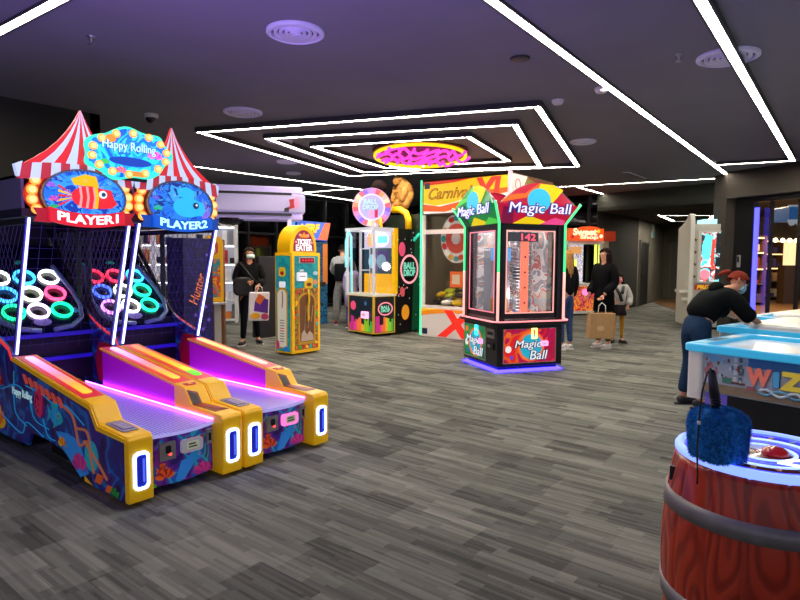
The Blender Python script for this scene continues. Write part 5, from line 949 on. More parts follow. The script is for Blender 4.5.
# ---------------------------------------------------------------- air hockey tables
def hockey(loc, label, near):
    t = thing('air_hockey_table', label, 'air hockey table', loc, math.radians(-103.2), None); L_, W_ = 2.3, 1.12
    BR = mat('aqua_rail', '#38b8ec', .3, 0, .5); WB = mat('table_white', '#ece8e4', .3)
    k = MB(); k.ring(FZ(), rrect(L_/2, W_/2, L_, W_, .06, 6), rrect(L_/2, W_/2, L_-.22, W_-.16, .14, 6), .74, .80, BR); o = k.build('rail', t, bevel=.012)
    k = MB(); k.poly(FZ(), [(.04, .10), (.13, .10), (.13, .9), (.04, .9)], .80, .804, mat('rail_print', '#90d8f4', .3, 0, .3)); k.poly(FZ(), [(.05, .3), (.12, .3), (.12, .55), (.05, .55)], .804, .807, mat('rail_slate', '#5a7a98', .3)); k.poly(FZ(), [(.05, .62), (.12, .66), (.12, .84), (.05, .8)], .804, .807, WHITE); k.build('rail_print', o)
    k = MB(); k.poly(FZ(), rrect(L_/2, W_/2, L_-.22, W_-.16, .14, 6), .70, .765, mat('play_field', '#e2e8ec', .15, 0, .12)); k.build('playing_field', t)
    if not near:
        k = MB(); k.poly(FZ(), rrect(L_/2+.14, W_/2, L_-.26, W_-.02, .16, 6), .77, .86, mat('lid_white', '#f0eee6', .3)); k.build('cover', t, bevel=.03)
    k = MB(); k.box((.05, .06, .42), (L_-.05, W_-.06, .74), mat('table_body_blue', '#a8cce0', .35)); k.build('apron', t)
    for x, y in ((.03, .02), (.03, W_-.14), (L_-.15, .02), (L_-.15, W_-.14)): k = MB(); k.poly(FZ(), rrect(x+.06, y+.06, .12, .12, .03), .36, .74, WB); k.build('corner_post', t)
    k = MB(); k.box((.3, .14, .0), (L_-.3, W_-.14, .42), mat('base_black', '#0c0c10', .4)); k.box((.12, .16, .30), (L_-.1, W_-.16, .42), mat('violet_underside', '#6a58c8', .3, 0, .25)); k.build('base', t)
    if near:
        F = FY(0, .055, 0); k = MB(); k.poly(F, rect(.15, .43, L_-.16, .73), 0, .006, mat('print_ground', '#a8b4c8', .4, var=.1)); k.poly(F, rect(.48, .66, L_-.16, .73), .006, .009, mat('print_blue', '#2a68a8', .4)); k.poly(F, rect(.15, .43, L_-.16, .50), .006, .009, mat('print_sand', '#98846c', .4, var=.2, vs=9)); o = k.build('side_print', t)
        Fp = type('S', (), {})(); Fp.p = lambda u, v, d=0: F.p(.15+(u-.15)*.74, v, d); k = MB(); rd = random.Random(8)
        for i in range(20):
            x = .17+i*.0205; h = rd.uniform(.02, .05); y = .52+rd.uniform(0, .16); k.poly(Fp, rect(x, y, x+.02, y+h), .006, .012, [mat('px_rose', '#b86a78'), mat('px_brown', '#6a4a3c'), mat('px_pale', '#d8dce4'), mat('px_slate', '#5a6a80'), mat('px_sky', '#7ab0d8')][i % 5])
        k.poly(Fp, [(.16, .6), (.22, .68), (.26, .62), (.3, .6), (.28, .54), (.18, .55)], .006, .011, mat('px_rose')); k.poly(Fp, [(.17, .72), (.3, .72), (.34, .69), (.24, .66)], .006, .012, mat('px_sky'))
        for j in range(4): k.poly(Fp, rect(.46, .54+j*.05, .49, .575+j*.05), .006, .012, mat('px_pale')); k.poly(Fp, rect(.51, .54+j*.05, .54, .575+j*.05), .006, .012, mat('px_slate'))
        k.poly(Fp, rect(.44, .52, .57, .535), .006, .012, mat('px_brown')); k.poly(Fp, rect(.35, .52, .44, .56), .006, .013, mat('px_green', '#4a8a78')); k.poly(Fp, rect(.59, .49, .66, .52), .006, .013, mat('px_rose'))
        k.build('pixel_artwork', o)
        text_c = [('W', '#e87a6a'), ('I', '#4aa0d8'), ('Z', '#e8d048'), ('A', '#d890a8'), ('R', '#6ac080'), ('D', '#e8a050')]; x = .485
        for ch, c in text_c:
            w_ = .04 if ch == 'I' else .12
            if ch == 'W': w_ = .145
            text('lettering', ch, F, x+w_/2, .60, w_, .115, mat('block_'+ch, c, .4, 0, .15), o, .012, .01, outline=(mat('block_edge', '#4a2c38', .4), .05 if ch != 'I' else .01), bold=.06 if ch != 'I' else 0); x += w_+.025
        k = MB(); pts = [(.56+1.1*i/40, .495+.022*math.sin(i*.9)) for i in range(41)]; k.tube([F.p(a, b_, .012) for a, b_ in pts], .012, mat('rope_white', '#d8e8f4', .4), 6); k.tube([F.p(a, .99-b_, .012) for a, b_ in pts], .010, mat('rope_blue', '#6ab0d8', .4), 6); k.build('rope_artwork', o)
        lamp('table_glow', 'POINT', Matrix.Rotation(math.radians(-103.2), 3, 'Z')@Vector((.22, .3, .22))+Vector(loc), 1.2, (.45, .3, 1), .05)
        k = MB(); k.tube([(.9, .12, .40), (.86, .08, .30), (.90, .06, .2), (1.0, .07, .12), (1.1, .12, .02)], .007, BLACK, 6); k.build('power_cord', t)
    return t
hockey((5.16, 1.22, 0), 'white and aqua air hockey table with colourful WIZARD block letters on its side', True)
hockey((6.76, 1.30, 0), 'air hockey table with white cover that the bending woman leans over', False)
hockey((8.30, 1.28, 0), 'farthest air hockey table with white cover nearest the store glass', False)

# ---------------------------------------------------------------- barrel game and blue mallet
BX, BY = 2.418, .294
t = thing('barrel_game', 'red brown wooden barrel game with glowing blue rim and grey hoops', 'arcade game', (BX, BY, 0))
def wood():
    m = bpy.data.materials.new('carved_barrel'); m.use_nodes = True; nt = m.node_tree; b = nt.nodes['Principled BSDF']; N = nt.nodes.new; L = nt.links.new
    tc = N('ShaderNodeTexCoord'); mp = N('ShaderNodeMapping'); mp.inputs['Scale'].default_value = (1, 1, .32); L(tc.outputs['Object'], mp.inputs[0])
    nz = N('ShaderNodeTexNoise'); nz.inputs['Scale'].default_value = 5.5; nz.inputs['Detail'].default_value = 1; L(mp.outputs[0], nz.inputs['Vector'])
    mu = N('ShaderNodeMath'); mu.operation = 'MULTIPLY'; mu.inputs[1].default_value = 80; L(nz.outputs['Fac'], mu.inputs[0]); sn = N('ShaderNodeMath'); sn.operation = 'SINE'; L(mu.outputs[0], sn.inputs[0])
    r = N('ShaderNodeValToRGB'); e = r.color_ramp.elements; e[0].position = .1; e[0].color = lin('#a02a12'); e[1].position = .6; e[1].color = lin('#c83c1c')
    mr = N('ShaderNodeMapRange'); mr.inputs['From Min'].default_value = -1; L(sn.outputs[0], mr.inputs[0]); L(mr.outputs[0], r.inputs[0]); L(r.outputs[0], b.inputs['Base Color'])
    bp = N('ShaderNodeBump'); bp.inputs['Strength'].default_value = .55; bp.inputs['Distance'].default_value = .004; L(mr.outputs[0], bp.inputs['Height']); L(bp.outputs[0], b.inputs['Normal']); b.inputs['Roughness'].default_value = .3; b.inputs['Coat Weight'].default_value = .15; return m
R = lambda z: .272+.048*(1-((z-.40)/.40)**2)
def grooves(u, r, z): q = (u*16) % 1; return r-.007*max(0, 1-abs(q-.5)*-1 if 0 else max(0, 1-min(q, 1-q)*14))
k = MB(); k.lathe((0, 0, 0), [(0, .0)]+[(R(z), z) for z in [.0+.765*i/30 for i in range(31)]]+[(0, .765)], wood(), 224, grooves); k.build('barrel_body', t)
HM = mat('hoop_grey', '#8a8480', .4, .3, var=.1)
for z in (.60, .265, .06): k = MB(); k.lathe((0, 0, 0), [(R(z-.03)-.004, z-.03), (R(z-.03)+.006, z-.03), (R(z+.03)+.006, z+.03), (R(z+.03)-.004, z+.03)], HM, 96); k.build('hoop', t)
k = MB(); k.tube([(.268*math.cos(a), .268*math.sin(a), .775) for a in [2*PI*i/72 for i in range(72)]], .0165, glow('blue_rim', '#7e9cff', 1.6), 12, True); k.build('rim_light', t)
k = MB(); k.lathe((0, 0, 0), [(0, .765), (.265, .765), (.265, .780), (0, .780)], mat('disc_rust', '#8a3c34', .25, coat=.6, var=.3, vs=30), 64); o = k.build('playfield', t)
F = FZ(0, 0, .780); k = MB(); CB = glow('cobalt_ring', '#2438f0', 1.8); CI = glow('ice_ring', '#9ab8ff', 1.6)
k.ring(F, ell(0, 0, .252, .252, 60), ell(0, 0, .222, .222, 60), 0, .002, CB); k.ring(F, ell(0, 0, .178, .178, 60), ell(0, 0, .162, .162, 60), 0, .004, CI); k.ring(F, ell(0, 0, .148, .148, 60), ell(0, 0, .120, .120, 60), 0, .003, CB); k.ring(F, ell(0, 0, .105, .105, 48), ell(0, 0, .092, .092, 48), 0, .004, CI); k.build('light_rings', o)
k = MB()
for i in range(18):
    a = 2*PI*i/18; k.poly(F, ell(.2*math.cos(a), .2*math.sin(a), .014, .009, 10, rot=a), 0, .004, [mat('dot_gold', '#d8a048'), mat('dot_rose', '#d86a6a'), mat('dot_teal', '#3a8a98')][i % 3])
k.build('dot_print', o)
rot_ = -YAW
arr = [(-.06, -.12), (-.02, -.17), (.06, -.19), (.13, -.155), (.09, -.115), (.0, -.10)]
FA = Fm((0, 0, .784), (math.cos(rot_), math.sin(rot_), 0), (-math.sin(rot_), math.cos(rot_), 0)); k = MB(); k.ring(FA, arr, [(x*.62+.012, y*.62-.055) for x, y in arr], 0, .003, glow('white_arrow', '#eef2ff', 1.7)); k.build('arrow_light', o)
k = MB(); q = FA.p(.02, -.03, 0); k.lathe((q.x, q.y, .784), [(.042, 0), (.04, .012), (.025, .022), (0, .026)], mat('red_dome', '#c01c24', .2, coat=.6, emit=.3), 24); k.build('red_button', o)
k = MB(); q = cw(-.288, .05); k.box((q.x-.008, q.y-.014, .66), (q.x+.008, q.y+.014, .71), BLACK); k.build('side_clip', t)

MX, MY = 2.205, .40
t = thing('soft_mallet', 'fluffy blue mallet with black handle standing on the barrel top', 'mallet', (MX, MY, .784), -YAW)
rd = random.Random(11)
def fur(name, c):
    m = mat(name, c, .85, var=.35, vs=60); return m
k = MB(); s_ = .078; hgt = .18
def sq(u, v):      # soft block: squarish section, rounded shoulders, narrower foot
    th = u*2*PI; e = .62; c_, n_ = math.cos(th), math.sin(th); z = 1-v
    r = s_*(.86+.16*math.sin(PI*min(1, z*.62+.08))**1.0)*min(1, (max(0, 1-((z-.72)/.28)**2.6) if z > .72 else 1))**.5*(1 if z > .06 else .55+.45*(z/.06)**.5)
    return Vector((math.copysign(abs(c_)**e, c_)*r, math.copysign(abs(n_)**e, n_)*r, z*hgt))
nu, nv = 48, 28; FB_ = fur('blue_fur', '#2b7ec0'); k.smooth = True
G_ = [[k.bm.verts.new(sq(i/nu, .004+.99*j/nv)) for i in range(nu)] for j in range(nv+1)]
for j in range(nv):
    for i in range(nu): k.face([G_[j][i], G_[j][(i+1) % nu], G_[j+1][(i+1) % nu], G_[j+1][i]], FB_)
k.face(G_[0], FB_); k.face(G_[-1][::-1], FB_); k.smooth = False; o = k.build('mallet_head', t)
k = MB(); FM_ = [fur('blue_fur_b', '#3088c8'), fur('blue_fur_c', '#1f64a8'), fur('blue_fur_d', '#4aa0d8')]
for i in range(9000):
    u, v = rd.random(), rd.random()**1.25; v = .004+.97*v; p = sq(u, v); n_ = Vector((p.x, p.y, (p.z-hgt*.45)*(1.6 if v < .25 else .3))).normalized(); tdir = (n_+Vector((rd.uniform(-.6, .6), rd.uniform(-.6, .6), rd.uniform(-.9, .25)))).normalized(); w_ = n_.orthogonal().normalized()*.0012; w2_ = n_.cross(w_).normalized()*.0012; L_ = rd.uniform(.006, .013)
    tip = p+tdir*L_
    if tip.z < .001: continue
    a = k.bm.verts.new(p+w_); b_ = k.bm.verts.new(p-w_+w2_); c_ = k.bm.verts.new(tip); m = FM_[i % 3]; k.face([a, b_, c_], m)
o = k.build('fur', t, recalc=False); o['kind'] = 'stuff'
k = MB(); k.tube([(-.012, 0, hgt-.02), (-.016, 0, hgt+.02), (-.022, 0, hgt+.05), (-.034, 0, hgt+.12), (-.036, 0, hgt+.13)], [.013, .015, .017, .012, .006], mat('handle_black', '#0e0e12', .35), 12)
k.build('handle', t)
k = MB(); [k.tube([(-.014-.002*j+.017*math.cos(a), .017*math.sin(a), hgt+.012+j*.01) for a in [2*PI*i/14 for i in range(14)]], .002, mat('handle_rib', '#2a2a30', .4), 5, True) for j in range(3)]; k.build('handle_rib', t)
k = MB(); k.tube([(-.036, 0, hgt+.125), (-.045, -.005, hgt+.135), (-.062, -.01, hgt+.12), (-.085, -.02, hgt+.06), (-.10, -.03, hgt-.02), (-.112, -.04, hgt-.12), (-.118, -.05, .03), (-.122, -.06, -.02), (-.124, -.062, -.05)], .0032, mat('cord_black', '#121418', .5), 6); k.lathe((-.102, -.032, hgt-.045), [(0, 0), (.006, .002), (.006, .012), (0, .014)], WHITE, 8); k.build('cord', t)
# ---------------------------------------------------------------- plush animal and dark round figure behind the ball game
def skin(nodes, edges, root, mm, sub=2, name='tmp'):
    """nodes: name -> (x, y, z, radius); one smooth surface grown over the joints"""
    ks = list(nodes); me = bpy.data.meshes.new(name); me.from_pydata([nodes[k][:3] for k in ks], [(ks.index(a), ks.index(b)) for a, b in edges], [])
    o = bpy.data.objects.new(name, me); col.objects.link(o); sk = o.modifiers.new('skin', 'SKIN'); sk.use_smooth_shade = True; sk.branch_smoothing = .4
    if not me.skin_vertices: me.attributes.new if 0 else None
    lay = me.skin_vertices[0] if me.skin_vertices else None
    for i, k in enumerate(ks):
        r = nodes[k][3]; r = r if isinstance(r, tuple) else (r, r); lay.data[i].radius = r; lay.data[i].use_root = (k == root)
    s_ = o.modifiers.new('sub', 'SUBSURF'); s_.levels = sub; s_.render_levels = sub
    out = fresh(o); bpy.data.meshes.remove(me)
    for p in out.polygons: p.use_smooth = True
    out.materials.clear(); out.materials.append(mm); return out
def join(meshes, name, parent, mats=None):
    bm = bmesh.new(); ms = []
    for me in meshes:
        b2 = bmesh.new(); b2.from_mesh(me); off = len(ms); ms += list(me.materials); mp = {v: bm.verts.new(v.co) for v in b2.verts}
        for f in b2.faces:
            try: g = bm.faces.new([mp[v] for v in f.verts]); g.smooth = True; g.material_index = off+min(f.material_index, max(0, len(me.materials)-1))
            except ValueError: pass
        b2.free()
    out = bpy.data.meshes.new(name); bm.to_mesh(out); bm.free()
    for m in ms: out.materials.append(m)
    o = bpy.data.objects.new(name, out); col.objects.link(o); o.parent = parent; return o
def meshobj(me, name, parent): me.name = name; o = bpy.data.objects.new(name, me); col.objects.link(o); o.parent = parent; return o

t = thing('plush_animal', 'tan furry plush animal sitting hunched on the dark cabinet beside the yellow tube', 'plush toy', (10.12, 8.0, 2.51), 0)
pm = mat('tan_fur', '#a8763a', .9, var=.25, vs=25, bump=.6)
nd = {'hip': (0, 0, .16, .22), 'mid': (0, 0, .40, .24), 'sh': (-.05, .04, .58, .17), 'nk': (-.10, .08, .66, .11), 'hd': (-.16, .12, .64, .13), 'mz': (-.24, .18, .56, .07), 'la': (-.18, -.10, .42, .07), 'lh': (-.24, -.05, .16, .06), 'ra': (-.10, .24, .42, .07), 'rh': (-.20, .25, .16, .06), 'll': (-.16, -.14, .1, .10), 'lf': (-.28, -.14, .07, .07), 'rl': (-.12, .2, .1, .10), 'rf': (-.24, .24, .07, .07)}
me = skin(nd, [('hip', 'mid'), ('mid', 'sh'), ('sh', 'nk'), ('nk', 'hd'), ('hd', 'mz'), ('sh', 'la'), ('la', 'lh'), ('sh', 'ra'), ('ra', 'rh'), ('hip', 'll'), ('ll', 'lf'), ('hip', 'rl'), ('rl', 'rf')], 'hip', pm); meshobj(me, 'body', t)
k = MB(); k.ball((-.14, .02, .76), (.04, .03, .05), pm); k.build('ear', t); k = MB(); k.ball((-.08, .2, .76), (.04, .03, .05), pm); k.build('ear', t)
t = thing('round_figure', 'dark brown round headed figure peeking above the lit disc', 'figure', (9.745, 8.46, 0), 0)
dm = mat('dark_brown_head', '#180a09', .9, bump=.2); k = MB(); k.ball((0, 0, 3.0), .17, dm, 20, 14); k.build('head', t); k = MB(); k.lathe((0, 0, 0), [(0, 0), (.22, 0), (.20, 1.2), (.14, 2.4), (.08, 2.86), (0, 2.87)], dm, 20); k.build('body', t)

# ---------------------------------------------------------------- people
SKIN = mat('skin_tone', '#c98f70', .55, var=.05)
def person(label, loc, rz, h, J, wear, extra=None):
    """front is local -y. J overrides joints given for a 1.70 m person; wear: colours"""
    t = thing('person', label, 'person', loc, rz); S = h/1.70
    D = {'pel': (0, 0, .94), 'wst': (0, 0, 1.08), 'chs': (0, 0, 1.28), 'nkb': (0, .01, 1.43), 'nk': (0, .0, 1.49), 'jaw': (0, -.02, 1.545), 'hd': (0, -.005, 1.615), 'top': (0, .0, 1.655),
         'shl': (-.175, 0, 1.40), 'ell': (-.22, .02, 1.13), 'wrl': (-.22, -.06, .88), 'shr': (.175, 0, 1.40), 'elr': (.22, .02, 1.13), 'wrr': (.22, -.06, .88),
         'hpl': (-.095, 0, .90), 'knl': (-.10, -.02, .50), 'anl': (-.10, .02, .09), 'tol': (-.11, -.15, .03), 'hpr': (.095, 0, .90), 'knr': (.10, -.02, .50), 'anr': (.10, .02, .09), 'tor': (.11, -.15, .03)}
    D.update({k_: v_ for k_, v_ in J.items() if k_ not in ('face', 'hang')}); V = {k: Vector(v)*S for k, v in D.items()}
    R0 = dict(pel=.125, wst=.11, chs=.135, nkb=.075, nk=.052, jaw=.066, hd=.088, top=.06, shl=.062, ell=.042, wrl=.028, shr=.062, elr=.042, wrr=.028, hpl=.088, knl=.056, anl=.034, tol=.018, hpr=.088, knr=.056, anr=.034, tor=.018)
    nd = {k: (*V[k], R0[k]*S) for k in V}
    E = [('pel', 'wst'), ('wst', 'chs'), ('chs', 'nkb'), ('nkb', 'nk'), ('nk', 'jaw'), ('jaw', 'hd'), ('hd', 'top'), ('chs', 'shl'), ('shl', 'ell'), ('ell', 'wrl'), ('chs', 'shr'), ('shr', 'elr'), ('elr', 'wrr'), ('pel', 'hpl'), ('hpl', 'knl'), ('knl', 'anl'), ('anl', 'tol'), ('pel', 'hpr'), ('hpr', 'knr'), ('knr', 'anr'), ('anr', 'tor')]
    parts = [skin(nd, E, 'pel', SKIN)]
    # hands: palm, four fingers of unequal length, thumb from the side of the palm
    for sd, el, wr in ((-1, 'ell', 'wrl'), (1, 'elr', 'wrr')):
        d = (V[wr]-V[el]).normalized(); side = d.cross(Vector((0, -1, 0))); side = side.normalized() if side.length > .2 else Vector((1, 0, 0)); nrm = side.cross(d).normalized()
        hn = {'w': (*V[wr], .026*S), 'p': (*(V[wr]+d*.045*S), .030*S), 'q': (*(V[wr]+d*.08*S), .030*S)}; he = [('w', 'p'), ('p', 'q')]
        for fi, (o_, L_) in enumerate(((-.027, .055), (-.009, .068), (.009, .064), (.027, .05))):
            b0 = V[wr]+d*.078*S+side*o_*S; b1 = b0+d*L_*.5*S+nrm*.008*S; b2_ = b0+d*L_*.95*S+nrm*.026*S
            f = skin({'a': (*b0, .0085*S), 'b': (*b1, .0085*S), 'c': (*b2_, .007*S)}, [('a', 'b'), ('b', 'c')], 'a', SKIN, 1); parts.append(f)
        b0 = V[wr]+d*.03*S-side*sd*.022*S; parts.append(skin({'a': (*b0, .011*S), 'b': (*(b0+d*.03*S-side*sd*.025*S), .010*S), 'c': (*(b0+d*.06*S-side*sd*.03*S+nrm*.01*S), .008*S)}, [('a', 'b'), ('b', 'c')], 'a', SKIN, 1))
        parts.append(skin(hn, he, 'w', SKIN, 1))
    fd = (V['hd']-V['nk']).normalized(); face = Vector(J.get('face', (0, -1, 0))).normalized(); face = (face-fd*face.dot(fd)).normalized(); sx = fd.cross(face).normalized(); H0 = V['hd']-fd*.01*S
    def hp(x, f, u): return H0+sx*x*S+face*f*S+fd*u*S
    fm = MB(); fm.ball(hp(0, .088, -.018), (.013*S, .016*S, .02*S), SKIN, 8, 6); [fm.ball(hp(s_*.084, .0, -.01), (.012*S, .02*S, .03*S), SKIN, 8, 6) for s_ in (-1, 1)]
    tmp = fm.build('tmp'); parts.append(tmp.data.copy()); bpy.data.objects.remove(tmp)
    join(parts, 'body', t)
    k = MB(); [k.ball(hp(s_*.031, .078, .012), .0125*S, WHITE, 8, 6) for s_ in (-1, 1)]; [k.ball(hp(s_*.031, .087, .012), .0065*S, mat('iris_dark', '#20140e'), 8, 6) for s_ in (-1, 1)]; k.build('eyes', t)
    k = MB(); [k.tube([hp(s_*.045, .083, .034), hp(s_*.03, .09, .038), hp(s_*.015, .089, .034)], .003*S, mat('brow', '#2a1a12'), 5) for s_ in (-1, 1)]; k.build('eyebrows', t)
    if wear.get('mask'):
        mm = mat('mask_'+wear['mask'], wear['mask'], .7); k = MB(); rows = []
        for j in range(5):
            u = -.092+.07*j/4; rows.append([k.bm.verts.new(hp(.074*math.sin(a), .05+.062*math.cos(a)*(1 if j in (1, 2, 3) else .86)-(.02 if j == 0 else 0), u+.012*math.cos(a))) for a in [-1.25+2.5*i/10 for i in range(11)]])
        for A_, B_2 in zip(rows, rows[1:]):
            for i in range(10): k.smooth = True; k.face([A_[i], A_[i+1], B_2[i+1], B_2[i]], mm)
        k.build('mask', t).modifiers.new('thick', 'SOLIDIFY').thickness = .004
    else:
        k = MB(); k.tube([hp(-.02, .079, -.05), hp(0, .084, -.052), hp(.02, .079, -.05)], .0045*S, mat('lips', '#a85850'), 6); k.build('mouth', t)
    if wear.get('glasses'):
        k = MB(); gm_ = mat('glasses_dark', '#1a1418', .3)
        for s_ in (-1, 1): k.tube([hp(s_*.033+.022*math.cos(a), .094, .012+.017*math.sin(a)) for a in [2*PI*i/14 for i in range(14)]], .0022*S, gm_, 5, True); k.tube([hp(s_*.055, .092, .015), hp(s_*.084, .0, .012)], .002*S, gm_, 5)
        k.tube([hp(-.011, .095, .014), hp(.011, .095, .014)], .002*S, gm_, 5); k.build('glasses', t)
    # hair: cap plus length
    hm_ = mat('hair_'+wear['hair'], wear['hair'], .9, var=.25, vs=40); k = MB(); k.smooth = True
    n = 20; rows = []
    for j in range(9):
        ph = PI*.5*(1-j/8*1.0)-.0+(-.35 if j == 8 else 0); row = []
        for i in range(n):
            a = 2*PI*i/n; back = (1-math.cos(a))/2          # 0 at the face, 1 behind
            el_ = ph if j < 8 else ph; el2 = max(el_, .62-1.9*back) if el_ < .62 else el_
            r_ = .101+.004*math.sin(a*7+j); row.append(k.bm.verts.new(hp(r_*.94*math.cos(el2)*math.sin(a), r_*1.04*math.cos(el2)*math.cos(a)-.008, .012+r_*1.02*math.sin(el2))))
        rows.append(row)
    for A_, B_2 in zip(rows, rows[1:]):
        for i in range(n): k.face([A_[i], A_[(i+1) % n], B_2[(i+1) % n], B_2[i]], hm_)
    tmp = k.build('tmp', m=hm_); hs = [tmp.data.copy()]; bpy.data.objects.remove(tmp)
    ln = wear.get('long', 0)
    if ln:
        dn = Vector(J.get('hang', (0, 0, -1))).normalized()
        for q_ in range(-4, 5):
            a = q_*.46; b0 = hp(.08*math.sin(a), -.07*math.cos(a), .02); b1 = b0+dn*ln*.4*S-face*.02*S; b2_ = b0+dn*ln*(1-.04*abs(q_))*S-face*.03*S+sx*math.sin(a)*.03*S
            hs.append(skin({'a': (*b0, .034*S), 'b': (*b1, .036*S), 'c': (*b2_, .016*S)}, [('a', 'b'), ('b', 'c')], 'a', hm_, 1))
    if wear.get('bun'): hs.append(skin({'a': (*hp(0, -.10, .05), .035*S), 'b': (*hp(0, -.15, .03), .03*S), 'c': (*hp(.01, -.19, -.06), .02*S)}, [('a', 'b'), ('b', 'c')], 'a', hm_, 1))
    join(hs, 'hair', t)
    g = lambda k_, dr, mul=1: (*V[k_], (R0[k_]+dr)*S*mul)
    # top
    tm = mat('top_'+wear['top'], wear['top'], .85, var=.15, vs=18); b_ = wear.get('bulk', .018)
    sl = {'ell': 'ell', 'elr': 'elr'}
    ws = {x: (*(V[e].lerp(V[x], .93)), (R0[x]+b_+.008)*S) for x, e in (('wrl', 'ell'), ('wrr', 'elr'))}
    if wear.get('short'): ws = {x: (*(V[e].lerp(V[x], .25)), (R0[x]+b_+.015)*S) for x, e in (('wrl', 'ell'), ('wrr', 'elr'))}
    hem = V['wst'].lerp(V['pel'], wear.get('hem', 1.3)); hemr = R0['pel']+b_+.006
    nd2 = {'hem': (*hem, hemr*S), 'wst': g('wst', b_+.014), 'chs': g('chs', b_), 'nkb': (*V['nkb'], (R0['nkb']+b_*.6)*S), 'shl': g('shl', b_*.8), 'ell': g('ell', b_*.6), 'wrl': ws['wrl'], 'shr': g('shr', b_*.8), 'elr': g('elr', b_*.6), 'wrr': ws['wrr']}
    tp = [skin(nd2, [('hem', 'wst'), ('wst', 'chs'), ('chs', 'nkb'), ('chs', 'shl'), ('shl', 'ell'), ('ell', 'wrl'), ('chs', 'shr'), ('shr', 'elr'), ('elr', 'wrr')], 'chs', tm)]
    join(tp, wear.get('topname', 'jacket'), t)
    if wear.get('coat'):
        z1 = wear['coat']; k = MB(); c0 = V['pel']+Vector((0, 0, .12*S)); k.lathe(c0, [(.145*S, 0), (.165*S, -.12*S), (.18*S, -(z1)*S), (.16*S, -z1*S), (.12*S, -.1*S)], tm, 24); k.build('coat_skirt', t)
    if wear.get('skirt'):
        k = MB(); c0 = V['pel']; k.lathe(c0, [(.13*S, .05*S), (.16*S, -.08*S), (.21*S, -.24*S), (.19*S, -.24*S), (.1*S, 0)], mat('skirt_'+wear['skirt'], wear['skirt'], .8), 28, lambda u, r, z: r*(1+.05*math.sin(u*2*PI*9))); k.build('skirt', t)
    # trousers and shoes
    bm_ = mat('trousers_'+wear['legs'], wear['legs'], .85, var=.18, vs=14); lb = wear.get('legbulk', .012)
    nd3 = {'tw': (*(V['pel'].lerp(V['wst'], .55)), (R0['pel']+.004)*S), 'pel': g('pel', .012), 'hpl': g('hpl', lb), 'knl': g('knl', lb), 'anl': (*(V['anl']+Vector((0, 0, .02*S))), (R0['anl']+lb+.006)*S), 'hpr': g('hpr', lb), 'knr': g('knr', lb), 'anr': (*(V['anr']+Vector((0, 0, .02*S))), (R0['anr']+lb+.006)*S)}
    meshobj(skin(nd3, [('tw', 'pel'), ('pel', 'hpl'), ('hpl', 'knl'), ('knl', 'anl'), ('pel', 'hpr'), ('hpr', 'knr'), ('knr', 'anr')], 'pel', bm_), 'tights' if wear.get('skirt') else 'trousers', t)
    for an, to in (('anl', 'tol'), ('anr', 'tor')):
        a_, b2_ = V[an], V[to]; d = (b2_-a_); d.z = 0; d = d.normalized() if d.length > .001 else Vector((0, -1, 0)); hz = max(0, min(a_.z, 2)-.09*S)
        base = Vector((a_.x, a_.y, hz)); sid = Vector((-d.y, d.x, 0)); sm_ = mat('shoe_'+wear['shoes'], wear['shoes'], .5); so_ = mat('sole_'+wear.get('sole', '#e8e4e0'), wear.get('sole', '#e8e4e0'), .6)
        s_ = skin({'h': (*(base-d*.03*S+Vector((0, 0, .045*S))), .043*S), 'm': (*(base+d*.06*S+Vector((0, 0, .046*S))), .044*S), 't': (*(base+d*.16*S+Vector((0, 0, .036*S))), .034*S), 'u': (*(base-d*.02*S+Vector((0, 0, .095*S))), .046*S)}, [('h', 'm'), ('m', 't'), ('h', 'u')], 'm', sm_, 2)
        for v in s_.vertices: v.co.z = max(v.co.z, hz+.006*S)
        o = meshobj(s_, 'shoe', t); k = MB(); Fz = Fm(base, sid*-1, d); 
        if Fz.N.z < 0: Fz = Fm(base, sid, d)
        k.poly(Fz, ell(0, .055*S, .046*S, .145*S, 20), 0, .018*S, so_); k.build('sole', o)
    if extra: extra(t, V, S, hp, face, sx, fd)
    return t
FC = -YAW      # facing the camera side of the room
# masked woman with carrier bag
def ex_w(t, V, S, hp, face, sx, fd):
    k = MB(); k.tube([V['shl']+Vector((-.0, -.09, .06)), V['chs']+Vector((.02, -.17, -.08)), V['pel']+Vector((.16, -.10, .12))], .012, BLACK, 6); k.build('bag_strap', t)
    k = MB(); k.poly(FY(0, -.1), rrect(-.13, 1.0, .3, .3, .08), -.02, .14, mat('shoulder_bag', '#141418', .5)); k.build('shoulder_bag', t, bevel=.03)
woman = person('woman in black jacket and pale face mask carrying a colourful white carrier bag', cw(-2.52, 9.95), FC+.15, 1.63, {'wrl': (-.06, -.24, 1.12), 'ell': (-.26, -.06, 1.14), 'wrr': (.12, -.26, 1.06), 'elr': (.24, -.06, 1.13), 'knl': (-.10, -.03, .5), 'anl': (-.12, 0, .09), 'tol': (-.2, -.13, .03), 'knr': (.12, .06, .5), 'anr': (.16, .16, .09), 'tor': (.2, .02, .03), 'face': (.25, -1, -.1)},
    dict(hair='#2a1a14', long=.26, mask='#cfe6e2', top='#0c0c10', bulk=.035, legs='#12141c', shoes='#17171b', sole='#c8c8cc', topname='jacket'), ex_w)
t = thing('carrier_bag', 'white carrier bag with orange and purple pattern in the masked woman\'s hand', 'bag', cw(-2.27, 9.55), FC)
k = MB(); k.poly(FY(0, -.05), [(-.17, .46), (.15, .46), (.17, .92), (-.15, .92)], -.12, 0, mat('bag_white_print', '#e8e2ea', .5, 0, .1)); k.build('bag_body', t, bevel=.02)
